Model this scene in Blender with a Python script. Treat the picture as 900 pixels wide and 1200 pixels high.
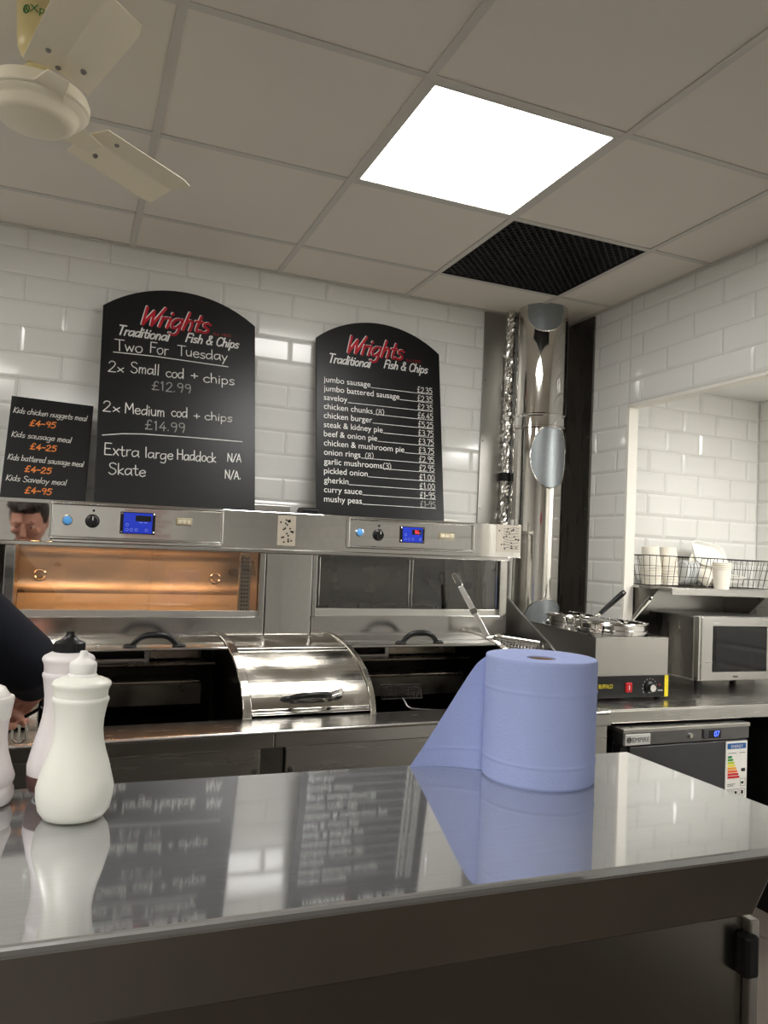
import bpy, bmesh, math, random
from mathutils import Matrix, Vector, Euler
random.seed(7)
for _o in list(bpy.data.objects):
    bpy.data.objects.remove(_o, do_unlink=True)
S = bpy.context.scene
COL = S.collection
R = math.radians

# ------------------------------------------------------------------ camera
CAM_Z = 1.42
yaw, pitch, roll = 0.379184, 0.0544479, 0.0474238
def cam_axes():
    cy, sy, cp, sp = math.cos(yaw), math.sin(yaw), math.cos(pitch), math.sin(pitch)
    f = Vector((sy*cp, cy*cp, sp)); r = Vector((cy, -sy, 0)); u = r.cross(f)
    c, s = math.cos(roll), math.sin(roll)
    return c*r + s*u, -s*r + c*u, f
cd = bpy.data.cameras.new('camera'); cam = bpy.data.objects.new('camera', cd); COL.objects.link(cam)
r_, u_, f_ = cam_axes()
cam.matrix_world = Matrix(((r_.x, u_.x, -f_.x, 0), (r_.y, u_.y, -f_.y, 0), (r_.z, u_.z, -f_.z, CAM_Z), (0, 0, 0, 1)))
cd.sensor_fit = 'VERTICAL'; cd.sensor_height = 36; cd.lens = 912.36/1200*36; cd.clip_start = .02; cd.clip_end = 50
S.camera = cam
# ------------------------------------------------------------------ world and exposure
W = bpy.data.worlds.new('world'); S.world = W; W.use_nodes = True
W.node_tree.nodes['Background'].inputs[0].default_value = (.9, .95, 1, 1)
W.node_tree.nodes['Background'].inputs[1].default_value = .05
S.view_settings.view_transform = 'Standard'; S.view_settings.look = 'None'
S.view_settings.exposure = 0.0; S.view_settings.gamma = 1.0; S.view_settings.use_curve_mapping = False
PANEL = 18.5          # radiance of the ceiling LED panels
ADDED_PANEL = 22.0  # radiance of the unseen panels added to brighten the room
ALCOVE = 40.0
WARM = 52.0           # heat lamps in the lit cabinet

# ------------------------------------------------------------------ materials
def srgb(r, g, b):
    f = lambda c: (c/12.92 if c <= .04045 else ((c+.055)/1.055)**2.4)
    return (f(r/255), f(g/255), f(b/255), 1)
MATS = {}
def mat(name, col, rough=.5, metal=0., noise=0., nscale=8., bump=0., bscale=200., stretch=(1, 1, 1), rvar=0., emit=None, estr=0., spec=.5, trans=0., sss=0., coat=0., ior=1.45):
    if name in MATS: return MATS[name]
    m = bpy.data.materials.new(name); m.use_nodes = True
    nt = m.node_tree; b = nt.nodes['Principled BSDF']; L = nt.links.new
    b.inputs['Base Color'].default_value = col; b.inputs['Roughness'].default_value = rough
    b.inputs['Metallic'].default_value = metal; b.inputs['Specular IOR Level'].default_value = spec
    b.inputs['Transmission Weight'].default_value = trans; b.inputs['IOR'].default_value = ior
    b.inputs['Coat Weight'].default_value = coat; b.inputs['Coat Roughness'].default_value = .05
    if sss:
        b.inputs['Subsurface Weight'].default_value = sss; b.inputs['Subsurface Radius'].default_value = (.02, .02, .015); b.inputs['Subsurface Scale'].default_value = 1
    if emit:
        b.inputs['Emission Color'].default_value = emit; b.inputs['Emission Strength'].default_value = estr
    if noise or bump or rvar:
        tc = nt.nodes.new('ShaderNodeTexCoord'); mp = nt.nodes.new('ShaderNodeMapping')
        mp.inputs['Scale'].default_value = stretch; L(tc.outputs['Object'], mp.inputs['Vector'])
    if noise or rvar:
        n = nt.nodes.new('ShaderNodeTexNoise'); n.inputs['Scale'].default_value = nscale; n.inputs['Detail'].default_value = 5
        L(mp.outputs[0], n.inputs['Vector'])
        if noise:
            mx = nt.nodes.new('ShaderNodeMix'); mx.data_type = 'RGBA'
            mx.inputs[6].default_value = tuple(c*(1-noise) for c in col[:3]) + (1,)
            mx.inputs[7].default_value = tuple(min(1, c*(1+noise)) for c in col[:3]) + (1,)
            L(n.outputs['Fac'], mx.inputs[0]); L(mx.outputs[2], b.inputs['Base Color'])
        if rvar:
            mr = nt.nodes.new('ShaderNodeMapRange'); mr.inputs[1].default_value = .3; mr.inputs[2].default_value = .7
            mr.inputs[3].default_value = max(.02, rough-rvar); mr.inputs[4].default_value = rough+rvar
            L(n.outputs['Fac'], mr.inputs[0]); L(mr.outputs[0], b.inputs['Roughness'])
    if bump:
        n2 = nt.nodes.new('ShaderNodeTexNoise'); n2.inputs['Scale'].default_value = bscale; n2.inputs['Detail'].default_value = 3
        L(mp.outputs[0], n2.inputs['Vector'])
        bp = nt.nodes.new('ShaderNodeBump'); bp.inputs['Strength'].default_value = bump; bp.inputs['Distance'].default_value = .002
        L(n2.outputs['Fac'], bp.inputs['Height']); L(bp.outputs[0], b.inputs['Normal'])
    MATS[name] = m
    return m
def glass_mat(name, tint=(1, 1, 1, 1), refl=.12, rough=.03):
    m = bpy.data.materials.new(name); m.use_nodes = True; nt = m.node_tree; L = nt.links.new
    nt.nodes.remove(nt.nodes['Principled BSDF'])
    t = nt.nodes.new('ShaderNodeBsdfTransparent'); t.inputs[0].default_value = tint
    g = nt.nodes.new('ShaderNodeBsdfGlossy'); g.inputs['Roughness'].default_value = rough
    fr = nt.nodes.new('ShaderNodeFresnel'); fr.inputs[0].default_value = 1.45
    ad = nt.nodes.new('ShaderNodeMath'); ad.operation = 'ADD'; ad.inputs[1].default_value = refl
    mx = nt.nodes.new('ShaderNodeMixShader')
    L(fr.outputs[0], ad.inputs[0]); L(ad.outputs[0], mx.inputs[0]); L(t.outputs[0], mx.inputs[1]); L(g.outputs[0], mx.inputs[2])
    L(mx.outputs[0], nt.nodes['Material Output'].inputs[0])
    return m
TILE = mat('white_glazed_tile', srgb(228, 227, 222), .12, noise=.02, nscale=3, bump=.06, bscale=14)
GROUT = mat('pale_grout', srgb(196, 194, 188), .8)
PLASTER = mat('white_plaster', srgb(232, 231, 226), .7, bump=.3, bscale=60)
CEIL = mat('ceiling_tile', srgb(232, 225, 213), .8, noise=.02, nscale=4)
CEILBAR = mat('ceiling_bar', srgb(210, 205, 196), .5)
FLOORM = mat('dark_floor', srgb(94, 86, 78), .5, noise=.2, nscale=5)
PAINT = mat('pale_paint', srgb(190, 188, 182), .6)
STEEL = mat('stainless_steel', (.60, .585, .56, 1), .17, 1, noise=.06, nscale=5, rvar=.05, stretch=(1, 6, 6))
STEELP = mat('polished_steel', (.80, .785, .76, 1), .045, 1, noise=.03, nscale=4, rvar=.015)
STEELB = mat('brushed_steel', (.52, .505, .48, 1), .3, 1, noise=.03, nscale=6, rvar=.02, bump=.04, bscale=90, stretch=(12, 12, 1))
STEELH = mat('brushed_steel_sideways', (.56, .545, .52, 1), .26, 1, noise=.03, nscale=6, rvar=.02, bump=.04, bscale=90, stretch=(1, 12, 12))
STEELD = mat('dark_steel', (.20, .19, .175, 1), .3, 1, noise=.10, nscale=4, rvar=.08, stretch=(6, 6, 1))
WORN = mat('worn_steel', (.66, .63, .57, 1), .2, 1, noise=.12, nscale=11, rvar=.1, bump=.12, bscale=40)
COUNTER = mat('counter_steel', (.63, .638, .65, 1), .05, .85, noise=.10, nscale=5, rvar=.018, stretch=(2.2, 60, 60))
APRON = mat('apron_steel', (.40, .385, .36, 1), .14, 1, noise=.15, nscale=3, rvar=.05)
GALV = mat('galvanised_sheet', srgb(150, 156, 158), .42, .7, noise=.12, nscale=60)
FOIL = mat('crinkled_foil', (.72, .70, .66, 1), .18, 1, bump=1.0, bscale=60)
FLUE = mat('flue_steel', (.70, .68, .64, 1), .07, 1, noise=.05, nscale=3, rvar=.03, stretch=(6, 6, 1), bump=.05, bscale=8)
BLACK = mat('black_plastic', srgb(12, 12, 13), .38)
BLACKM = mat('black_matt', srgb(9, 9, 9), .7)
PAN = mat('blackened_pan', srgb(24, 20, 16), .3, .6, noise=.4, nscale=12)
BOARD = mat('chalkboard', srgb(13, 13.5, 15), .38, noise=.2, nscale=6)
CHALK = mat('white_chalk', srgb(232, 232, 226), .9)
CHALKG = mat('grey_chalk', srgb(165, 165, 160), .9)
ORANGE = mat('orange_chalk', srgb(244, 150, 80), .9)
RED = mat('red_print', srgb(196, 30, 46), .6)
REDD = mat('dark_red_print', srgb(158, 36, 40), .6)
WHITEP = mat('white_print', srgb(240, 240, 236), .6)
PAPERB = mat('blue_paper', srgb(162, 175, 220), .95, noise=.04, nscale=30, bump=.35, bscale=260)
CARD = mat('brown_cardboard', srgb(150, 120, 90), .9)
BOTTLE = mat('frosted_bottle', srgb(236, 236, 226), .33, noise=.02, nscale=5, sss=.25)
BOTTLEW = mat('white_bottle', srgb(226, 220, 220), .35, sss=.3)
WHITEPL = mat('white_plastic', srgb(236, 234, 230), .35)
CREAM = mat('cream_enamel', srgb(250, 240, 214), .3, noise=.03, nscale=5)
YELLOWED = mat('yellowed_plastic', srgb(226, 208, 150), .35)
SCREW = mat('screw_metal', (.3, .28, .26, 1), .4, 1)
GREEN = mat('green_print', srgb(40, 130, 62), .6)
NAVY = mat('navy_jumper', srgb(16, 20, 32), .95, bump=.5, bscale=220)
TROUS = mat('black_trousers', srgb(18, 18, 20), .9)
SKIN = mat('skin', srgb(214, 158, 138), .55, noise=.05, nscale=20, sss=.15)
HAIR = mat('dark_brown_hair', srgb(46, 34, 28), .6, bump=.8, bscale=160, stretch=(4, 4, 1))
SHOE = mat('black_shoe', srgb(16, 16, 16), .4)
GLASS = glass_mat('cabinet_glass', (1, .97, .93, 1), .05)
GLASSD = glass_mat('dark_cabinet_glass', (.75, .75, .73, 1), .10)
BLUE = mat('blue_display', srgb(30, 50, 160), .25, emit=srgb(30, 55, 190), estr=.5)
BLUEB = mat('light_blue_button', srgb(90, 160, 220), .3, emit=srgb(80, 150, 220), estr=.25)
LEDRED = mat('red_digits', srgb(255, 60, 60), .4, emit=srgb(255, 60, 60), estr=1.2)
LEDBLUE = mat('blue_digits', srgb(90, 110, 255), .4, emit=srgb(80, 110, 255), estr=3)
PALE = mat('pale_panel_print', srgb(205, 196, 182), .5)
YELLOW = mat('yellow_label', srgb(226, 206, 40), .5)
IVORY = mat('ivory_switch', srgb(232, 222, 196), .4)
GREYST = mat('grey_steel', (.30, .29, .27, 1), .36, 1, noise=.1, nscale=3, rvar=.03)
FRIDGE = mat('fridge_steel', (.12, .12, .13, 1), .34, 1, noise=.1, nscale=5, rvar=.05)
CUP = mat('paper_cup', srgb(238, 232, 218), .75)
POLY = mat('white_polystyrene', srgb(240, 238, 230), .7, sss=.1)
CLEARP = mat('clear_plastic', srgb(238, 240, 240), .3, trans=.3)
WIRE = mat('dark_wire', srgb(52, 48, 44), .4, .6)
WIREW = mat('bright_wire', (.8, .78, .72, 1), .25, 1)
PAPER = mat('white_paper', srgb(232, 230, 224), .8)
INK = mat('dark_ink', srgb(40, 40, 42), .8)
LED = mat('led_diffuser', (1, 1, 1, 1), .5, emit=(1, .985, .955, 1), estr=PANEL)
LEDB = mat('led_diffuser_added', (1, 1, 1, 1), .5, emit=(1, .975, .94, 1), estr=ADDED_PANEL)
LEDA = mat('led_diffuser_prep_room', (1, 1, 1, 1), .5, emit=(1, .985, .955, 1), estr=ALCOVE)
HEAT = mat('heat_lamp', (1, .6, .3, 1), .5, emit=(1, .52, .22, 1), estr=WARM)
COPPERY = mat('warm_cabinet_steel', (.30, .275, .25, 1), .34, 1, noise=.35, nscale=5, rvar=.10, stretch=(1, 1.6, 1.6))

# ------------------------------------------------------------------ mesh helpers
def V(*a): return Vector(a)
class MB:
    def __init__(s): s.v = []; s.f = []; s.m = []; s.cur = 0
    def add(s, vs, fs):
        o = len(s.v); s.v += [Vector(p) for p in vs]
        for f in fs: s.f.append([o+i for i in f]); s.m.append(s.cur)
        return s
    def box(s, x0, x1, y0, y1, z0, z1):
        return s.add([(x0,y0,z0),(x1,y0,z0),(x1,y1,z0),(x0,y1,z0),(x0,y0,z1),(x1,y0,z1),(x1,y1,z1),(x0,y1,z1)],
              [(0,3,2,1),(4,5,6,7),(0,1,5,4),(1,2,6,5),(2,3,7,6),(3,0,4,7)])
    def hexa(s, p):          # 8 corners: bottom ring then top ring, counter-clockwise from above
        return s.add(p, [(0,3,2,1),(4,5,6,7),(0,1,5,4),(1,2,6,5),(2,3,7,6),(3,0,4,7)])
    def prism(s, poly, d):   # planar polygon extruded by vector d
        n = len(poly); d = Vector(d)
        vs = [Vector(p) for p in poly] + [Vector(p)+d for p in poly]
        return s.add(vs, [tuple(range(n-1, -1, -1)), tuple(range(n, 2*n))] + [(i, (i+1) % n, n+(i+1) % n, n+i) for i in range(n)])
    def tube(s, path, r, n=10, closed=False, caps=True):
        path = [Vector(p) for p in path]; N = len(path); rs = r if isinstance(r, (list, tuple)) else [r]*N
        rings = []; up = None
        for i, p in enumerate(path):
            a = path[i-1] if (i > 0 or closed) else p
            b = path[(i+1) % N] if (i < N-1 or closed) else p
            t = (b-a).normalized()
            if up is None:
                up = V(0,0,1) if abs(t.z) < .9 else V(1,0,0)
            x = t.cross(up).normalized(); up = x.cross(t).normalized()
            rings.append([p + (x*math.cos(2*math.pi*k/n) + up*math.sin(2*math.pi*k/n))*rs[i] for k in range(n)])
        vs = [q for rg in rings for q in rg]; fs = []
        for i in range(N if closed else N-1):
            j = (i+1) % N
            for k in range(n): fs.append((i*n+k, i*n+(k+1) % n, j*n+(k+1) % n, j*n+k))
        if caps and not closed: fs += [tuple(range(n-1, -1, -1)), tuple((N-1)*n+k for k in range(n))]
        return s.add(vs, fs)
    def lathe(s, prof, c, n=40, axis='z', ang0=0, ang1=None):
        full = ang1 is None; ang1 = 2*math.pi if full else ang1; c = Vector(c); m = n if full else n+1
        vs = []
        for (r, h) in prof:
            for k in range(m):
                a = ang0 + (ang1-ang0)*k/n; x, y = r*math.cos(a), r*math.sin(a)
                p = {'z': V(x, y, h), 'y': V(x, h, -y), 'x': V(h, x, y)}[axis]
                vs.append(c+p)
        fs = []
        for i in range(len(prof)-1):
            for k in range(n):
                k2 = (k+1) % m
                fs.append((i*m+k, i*m+k2, (i+1)*m+k2, (i+1)*m+k))
        return s.add(vs, fs)
    def ball(s, c, r, n=14, sc=(1, 1, 1)):
        prof = [(max(1e-5, r*math.sin(math.pi*i/n)), -r*math.cos(math.pi*i/n)) for i in range(n+1)]
        c = Vector(c); o = len(s.v); s.lathe(prof, (0, 0, 0), n*2)
        for i in range(o, len(s.v)):
            p = s.v[i]; s.v[i] = c + V(p.x*sc[0], p.y*sc[1], p.z*sc[2])
        return s
    def grid(s, fn, nu, nv):
        vs = [fn(i/nu, j/nv) for i in range(nu+1) for j in range(nv+1)]
        return s.add(vs, [(i*(nv+1)+j, (i+1)*(nv+1)+j, (i+1)*(nv+1)+j+1, i*(nv+1)+j+1) for i in range(nu) for j in range(nv)])
    def xf(s, M):
        s.v = [M @ p for p in s.v]; return s
    def build(s, name, m, parent=None, smooth=False, bevel=0, local=False, solid=0, wire=0, seg=2, fix=True):
        me = bpy.data.meshes.new(name)
        vs = s.v
        if parent is not None and not local:
            inv = wmat(parent).inverted(); vs = [inv @ p for p in vs]
        me.from_pydata([tuple(p) for p in vs], [], s.f)
        for mm in (m if isinstance(m, (list, tuple)) else [m]): me.materials.append(mm)
        me.polygons.foreach_set('material_index', s.m)
        if fix:
            bm = bmesh.new(); bm.from_mesh(me)
            bmesh.ops.remove_doubles(bm, verts=bm.verts, dist=1e-5)
            bmesh.ops.recalc_face_normals(bm, faces=bm.faces); bm.to_mesh(me); bm.free()
        o = bpy.data.objects.new(name, me); COL.objects.link(o)
        if parent is not None: o.parent = parent
        if smooth:
            me.polygons.foreach_set('use_smooth', [True]*len(me.polygons))
            try: me.set_sharp_from_angle(angle=R(40))
            except Exception: pass
        if solid:
            md = o.modifiers.new('solid', 'SOLIDIFY'); md.thickness = solid; md.offset = 0
        if wire:
            md = o.modifiers.new('wire', 'WIREFRAME'); md.thickness = wire; md.use_replace = True
        if bevel:
            md = o.modifiers.new('bevel', 'BEVEL'); md.width = bevel; md.segments = seg; md.limit_method = 'ANGLE'; md.angle_limit = R(40)
        return o
def wmat(o):
    m = o.matrix_basis.copy()
    return wmat(o.parent) @ m if o.parent else m
def tag(o, label, cat, group=None, kind=None):
    o['label'] = label; o['category'] = cat
    if group: o['group'] = group
    if kind: o['kind'] = kind
    return o
def thing(name, label, cat, loc=(0, 0, 0), rot=(0, 0, 0), group=None):
    o = bpy.data.objects.new(name, None); COL.objects.link(o); o.location = loc; o.rotation_euler = rot
    o.empty_display_size = .05
    o.matrix_basis = Matrix.Translation(loc) @ Euler(rot).to_matrix().to_4x4()
    return tag(o, label, cat, group)
def struct(o): o['kind'] = 'structure'; return o
def copy_tree(o, parent=None):
    c = o.copy(); COL.objects.link(c)
    if parent is not None: c.parent = parent
    for ch in list(o.children): copy_tree(ch, c)
    return c

# ------------------------------------------------------------------ lettering
G = {
'a': (6, "5,4.2 3.5,5 1.5,4.5 .6,2.5 1.5,.3 3.5,.8 5,3;|5,5 5,1.5 5.6,0"), 'b': (5.5, "|1,9 1,0;1,3.5 2.5,5 4.5,4.2 4.8,2 3.2,0 1,1"),
'c': (5, "4.5,4.3 3,5 1,4 .6,2 1.8,.2 3.5,0 4.7,.9"), 'd': (6, "5,4.2 3.5,5 1.5,4.5 .6,2.5 1.5,.3 3.5,.8 5,3;|5,9 5,0"),
'e': (5.2, ".8,2.6 4.6,3 4.2,4.6 2.6,5 1,3.9 .7,1.8 2,0 3.6,.1 4.7,1"), 'f': (4.2, "4.5,8 3.4,9 2.2,8 2,5 2,0;|.4,5 4,5"),
'g': (6, "5,4.2 3.5,5 1.5,4.5 .6,2.5 1.5,.3 3.5,.8 5,3;5,5 5,0 4.6,-2.4 3,-3.2 1,-2.5"), 'h': (5.5, "|1,9 1,0;1,3 2.5,5 4,4.6 4.5,2.5 4.5,0"),
'i': (2.2, "|1,5 1,0;|1,7 1.1,7.5"), 'k': (5, "|1,9 1,0;|4.3,5 1,2.3 4.6,0"), 'l': (2.3, "|1,9 1,0"),
'm': (6.8, "|.8,5 .8,0;.8,3 2,5 3,4.5 3.2,2.5 3.2,0;3.2,3 4.5,5 5.6,4.5 5.8,2.5 5.8,0"), 'n': (5.5, "|1,5 1,0;1,3 2.5,5 4,4.6 4.5,2.5 4.5,0"),
'o': (5.4, "2.8,5 .9,4 .6,2 1.8,.1 3.8,.4 4.8,2.5 4.2,4.5 2.8,5"), 'p': (5.5, "|1,5 1,-3.2;1,3.5 2.5,5 4.5,4.2 4.8,2 3.2,0 1,1"),
'r': (4, "|1,5 1,0;1,3 2,4.6 3.8,4.9"), 's': (4.6, "4,4.4 2.6,5 1,4.3 1.4,3 3.4,2.2 4,1 2.6,0 .6,.5"), 't': (4.2, "2,8 2,3 2.2,.8 3,.1 4,.6;|.3,5.2 3.8,5.2"),
'u': (5.4, ".8,5 .8,2 1.6,.2 3.2,.3 4.4,2;|4.4,5 4.4,0"), 'v': (4.7, "|.5,5 2.3,0 4.2,5"), 'w': (6.5, "|.5,5 1.8,0 3.2,4.2 4.6,0 6,5"),
'x': (4.8, "|.6,5 4.2,0;|4.2,5 .6,0"), 'y': (5, "|.6,5 2.6,.6;|4.6,5 2.6,.6 1.2,-3"),
'T': (6, "|0,9 6,9;|3,9 3,0"), 'F': (5.5, "|1,9 1,0;|1,9 5.5,9;|1,4.8 4.5,4.8"),
'S': (6.4, "5.4,8 3.6,9 1.4,8.4 1,6.8 2.2,5.2 4.6,4.2 5.6,2.4 4.4,.4 2.4,0 .6,1.2"), 'M': (8.2, "|.8,0 1.2,9 4,3.2 6.8,9 7.4,0"),
'E': (6.2, "|5.4,9 1,9 1,0 5.6,0;|1,4.8 4.6,4.8"), 'H': (7, "|1,9 1,0;|6,9 6,0;|1,4.8 6,4.8"), 'K': (6, "|1,9 1,0;|5.4,9 1,4 5.8,0"),
'N': (7, "|1,0 1,9 6,0 6,9"), 'A': (6.6, "|.4,0 3.2,9 6,0;|1.5,3 5,3"), 'W': (9, "|.4,9 1.6,0 4.6,7.4 6,0 9.4,9.6"), 'C': (6.6, "6,7.6 4.4,9 2,8.3 .8,5.2 1.4,1.6 3.4,0 5,.3 6.2,1.6"),
'0': (5.8, "3,9 1.2,7.4 .8,4.5 1.4,1.2 3,0 4.6,1.4 5,4.5 4.4,7.8 3,9"), '1': (4, "|1.2,7.4 2.4,9 2.4,0"), '2': (5.8, "1,7 2,8.8 4,8.7 4.8,6.8 3.6,4 .8,0;|.8,0 5.2,0"),
'3': (5.8, "1,8.2 2.8,9 4.6,7.8 4,5.6 2.4,4.9 4.6,4 5,1.8 3.2,0 .8,.8"), '4': (6, "|3.8,9 .8,3 5.4,3;|4,5.5 4,0"), '5': (5.8, "|5,9 1.6,9 1.3,5.4;1.3,5.4 3.4,5.8 5,4.2 4.8,1.6 3,0 .8,.7"),
'6': (5.8, "4.6,8.6 2.4,7.4 1,4 1.2,1.2 3,0 4.8,1.4 4.6,4 3,5 1.2,3.4"), '7': (5.6, "|.8,9 5.2,9 2.2,0"), '8': (5.8, "3,5 1.4,6.6 2,8.7 4,8.7 4.6,6.6 3,5 1.2,3.2 1.4,.8 3,0 4.8,.9 4.8,3.2 3,5"),
'9': (5.8, "4.8,6.8 3.6,5 1.8,5 1,6.8 1.8,8.8 3.8,9 4.8,7 4.6,3 3.8,0"), '£': (6, "5,7.8 3.8,9 2.2,8 2.2,4 2,1.6 .8,0 5.4,.3;|.6,4.4 4,4.4"),
'+': (6, "|.8,4 5.2,4;|3,6.2 3,1.8"), '-': (4.5, "|.6,4.2 4,4.2"), '.': (2.4, "|1,.2 1.2,.6"), '/': (4.6, "|.4,-.6 4.4,9.4"), '(': (3, "2.6,9.6 .9,7 .8,2 2.4,-1.4"), ')': (3, ".4,9.6 2.1,7 2.2,2 .6,-1.4"),
'&': (7, "6.4,0 2,7 2.6,9 4.4,8.6 4,6.6 1.2,3.6 1,1.2 3,0 5,1.2 6,3.6"), ' ': (3.4, "")}
def smooth_path(p):
    if len(p) < 3: return p
    out = []
    for i in range(len(p)-1):
        p0 = p[max(0, i-1)]; p1 = p[i]; p2 = p[i+1]; p3 = p[min(len(p)-1, i+2)]
        for t in (0, .33, .67):
            out.append(tuple(.5*((2*p1[k]) + (-p0[k]+p2[k])*t + (2*p0[k]-5*p1[k]+4*p2[k]-p3[k])*t*t + (-p0[k]+3*p1[k]-3*p2[k]+p3[k])*t**3) for k in (0, 1)))
    out.append(p[-1]); return out
def ribbon(mb, pts, w, y):   # flat pen stroke in the local x-z plane with round ends and joins
    for (a, b) in zip(pts, pts[1:]):
        dx, dz = b[0]-a[0], b[1]-a[1]; L = math.hypot(dx, dz)
        if L < 1e-6: continue
        nx, nz = -dz/L*w/2, dx/L*w/2
        mb.add([(a[0]+nx, y, a[1]+nz), (a[0]-nx, y, a[1]-nz), (b[0]-nx, y, b[1]-nz), (b[0]+nx, y, b[1]+nz)], [(0, 1, 2, 3)])
    for q in pts:
        mb.add([(q[0]+w/2*math.cos(k*math.pi/4), y, q[1]+w/2*math.sin(k*math.pi/4)) for k in range(8)], [tuple(range(8))])
def hand(name, s, m, parent, x, z, width=None, cap=.03, pen=.0035, slant=0., y=-.0012, jit=.04, rise=0., shift=(0, 0)):
    # handwriting: strokes scaled to the asked width and capital height
    total = sum(G[c][0] for c in s); k = cap/9; kx = (width/total) if width else k
    mb = MB(); cx = 0
    rnd = random.Random(sum(map(ord, s)))
    for c in s:
        adv, data = G[c]; jy = rnd.uniform(-jit, jit)*cap; js = 1+rnd.uniform(-jit, jit); jr = rnd.uniform(-jit, jit)
        for st in data.split(';'):
            if not st: continue
            straight = st[0] == '|'
            pts = [tuple(float(q) for q in t.split(',')) for t in st.lstrip('|').split()]
            if not straight: pts = smooth_path(pts)
            P = [(x+shift[0]+(cx+px)*kx+(py*k*js)*(slant+jr), z+shift[1]+jy+py*k*js+rise*(cx/total)) for px, py in pts]
            ribbon(mb, P, pen, y)
        cx += adv
    return mb.build(name, m, parent, local=True, fix=False)
def printed(name, s, m, parent, M, width=None, cap=None, shear=0., squash=None):
    # printed lettering; M places the x-y text plane in the parent's space
    cu = bpy.data.curves.new(name, 'FONT'); cu.body = s; cu.size = 1; cu.shear = shear; cu.extrude = 0
    t = bpy.data.objects.new(name, cu); COL.objects.link(t)
    bpy.context.view_layer.update()
    me = bpy.data.meshes.new_from_object(t.evaluated_get(bpy.context.evaluated_depsgraph_get()))
    bpy.data.objects.remove(t, do_unlink=True)
    xs = [v.co.x for v in me.vertices]; x0, x1 = min(xs), max(xs)
    sy = (cap/.73) if cap else None
    sx = (width/(x1-x0)) if width else None
    if sy is None: sy = sx
    if sx is None: sx = sy*(squash or 1)
    for v in me.vertices: v.co = M @ V((v.co.x-x0)*sx, v.co.y*sy, 0)
    me.name = name; me.materials.clear(); me.materials.append(m)
    o = bpy.data.objects.new(name, me); COL.objects.link(o); o.parent = parent
    o['w'] = (x1-x0)*sx
    w = (x1-x0)*sx; del o['w']
    return o, w
def face_front(x, y, z): # text plane facing -Y
    return Matrix(((1, 0, 0, x), (0, 0, -1, y), (0, 1, 0, z), (0, 0, 0, 1)))
FASCIA_YAW = -5.6; PERSON_XY = (-.38, 1.52)

# ================================================================== the room
ZC_ = 2.607; YB = 3.25; XR = 2.25; XL = -2.6; YF = -2.4
def tile_wall(mb, org, U, N, u0, u1, v0, v1, tw, th, joint, vjoint, bev=.010, rise=.0035, gap=.0012):
    org, U, N = Vector(org), Vector(U), Vector(N); Z = V(0, 0, 1)
    k0 = math.floor((v0-vjoint)/th); k = k0
    while vjoint+k*th < v1-1e-6:
        a = max(v0, vjoint+k*th); b = min(v1, vjoint+(k+1)*th)
        off = joint if k % 2 == 0 else joint+tw/2
        j = math.floor((u0-off)/tw)
        while off+j*tw < u1-1e-6:
            c = max(u0, off+j*tw); d = min(u1, off+(j+1)*tw)
            if d-c > .004 and b-a > .004:
                bb = min(bev, (d-c)*.35, (b-a)*.35)
                o = [(c+gap, a+gap), (d-gap, a+gap), (d-gap, b-gap), (c+gap, b-gap)]
                i = [(c+gap+bb, a+gap+bb), (d-gap-bb, a+gap+bb), (d-gap-bb, b-gap-bb), (c+gap+bb, b-gap-bb)]
                mb.add([org+U*p+Z*q for p, q in o]+[org+U*p+Z*q+N*rise for p, q in i],
                       [(0, 1, 5, 4), (1, 2, 6, 5), (2, 3, 7, 6), (3, 0, 4, 7), (4, 5, 6, 7)])
            j += 1
        k += 1
# floor
struct(MB().box(XL-.2, 3.35, YF-.2, YB+.2, -.1, 0).build('floor', FLOORM))
# back wall: grout bed with 300 x 100 bevelled tiles
w = MB(); w.cur = 1; w.box(XL-.2, XR+.25, YB, YB+.15, 0, 2.85); w.cur = 0
tile_wall(w, (0, YB, 0), (1, 0, 0), (0, -1, 0), XL, XR, 0, ZC_, .3, .1, .822, .025)
struct(w.build('wall_back', [TILE, GROUT], fix=False))
# right wall with the opening into the prep room
OPY0, OPY1, HEAD = 1.55, 2.78, 2.13
w = MB(); w.cur = 1
w.box(XR, XR+.03, OPY1, YB, 0, 2.85); w.box(XR, XR+.03, OPY0, OPY1, HEAD, 2.85); w.box(XR, XR+.03, YF, OPY0, 0, 2.85); w.cur = 0
for a, b, c, d in ((OPY1, YB, 0, ZC_), (OPY0, OPY1, HEAD, ZC_), (YF, OPY0, 0, ZC_)):
    tile_wall(w, (XR, 0, 0), (0, 1, 0), (-1, 0, 0), a, b, c, d, .3, .1, 2.85, .04)
struct(w.build('wall_right', [TILE, GROUT], fix=False))
# white trim round the opening
t = MB(); t.box(XR-.006, XR+.045, OPY1-.012, OPY1, 0, HEAD); t.box(XR-.006, XR+.045, OPY0, OPY1, HEAD-.012, HEAD); t.box(XR-.006, XR+.045, OPY0-.0, OPY0+.012, 0, HEAD)
struct(t.build('trim_1', mat('white_trim', srgb(236, 232, 222), .5), bevel=.002))
# other walls of the shop
w = MB(); w.cur = 1; w.box(XL-.15, XL, YF, YB, 0, 2.85); w.cur = 0
tile_wall(w, (XL, 0, 0), (0, 1, 0), (1, 0, 0), YF, YB, 0, ZC_, .3, .1, .1, .025)
struct(w.build('wall_left', [TILE, GROUT], fix=False))
w = MB(); w.cur = 1; w.box(XL-.15, XR+.15, YF-.15, YF, 0, 2.85); w.cur = 0
tile_wall(w, (0, YF, 0), (1, 0, 0), (0, 1, 0), XL, XR, .2, ZC_, .3, .1, .1, .025)
w.cur = 2; w.box(XL, XR, YF, YF+.02, 0, .2)
struct(w.build('wall_front', [TILE, GROUT, mat('dark_dado', srgb(60, 56, 54), .5)], fix=False))
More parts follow.
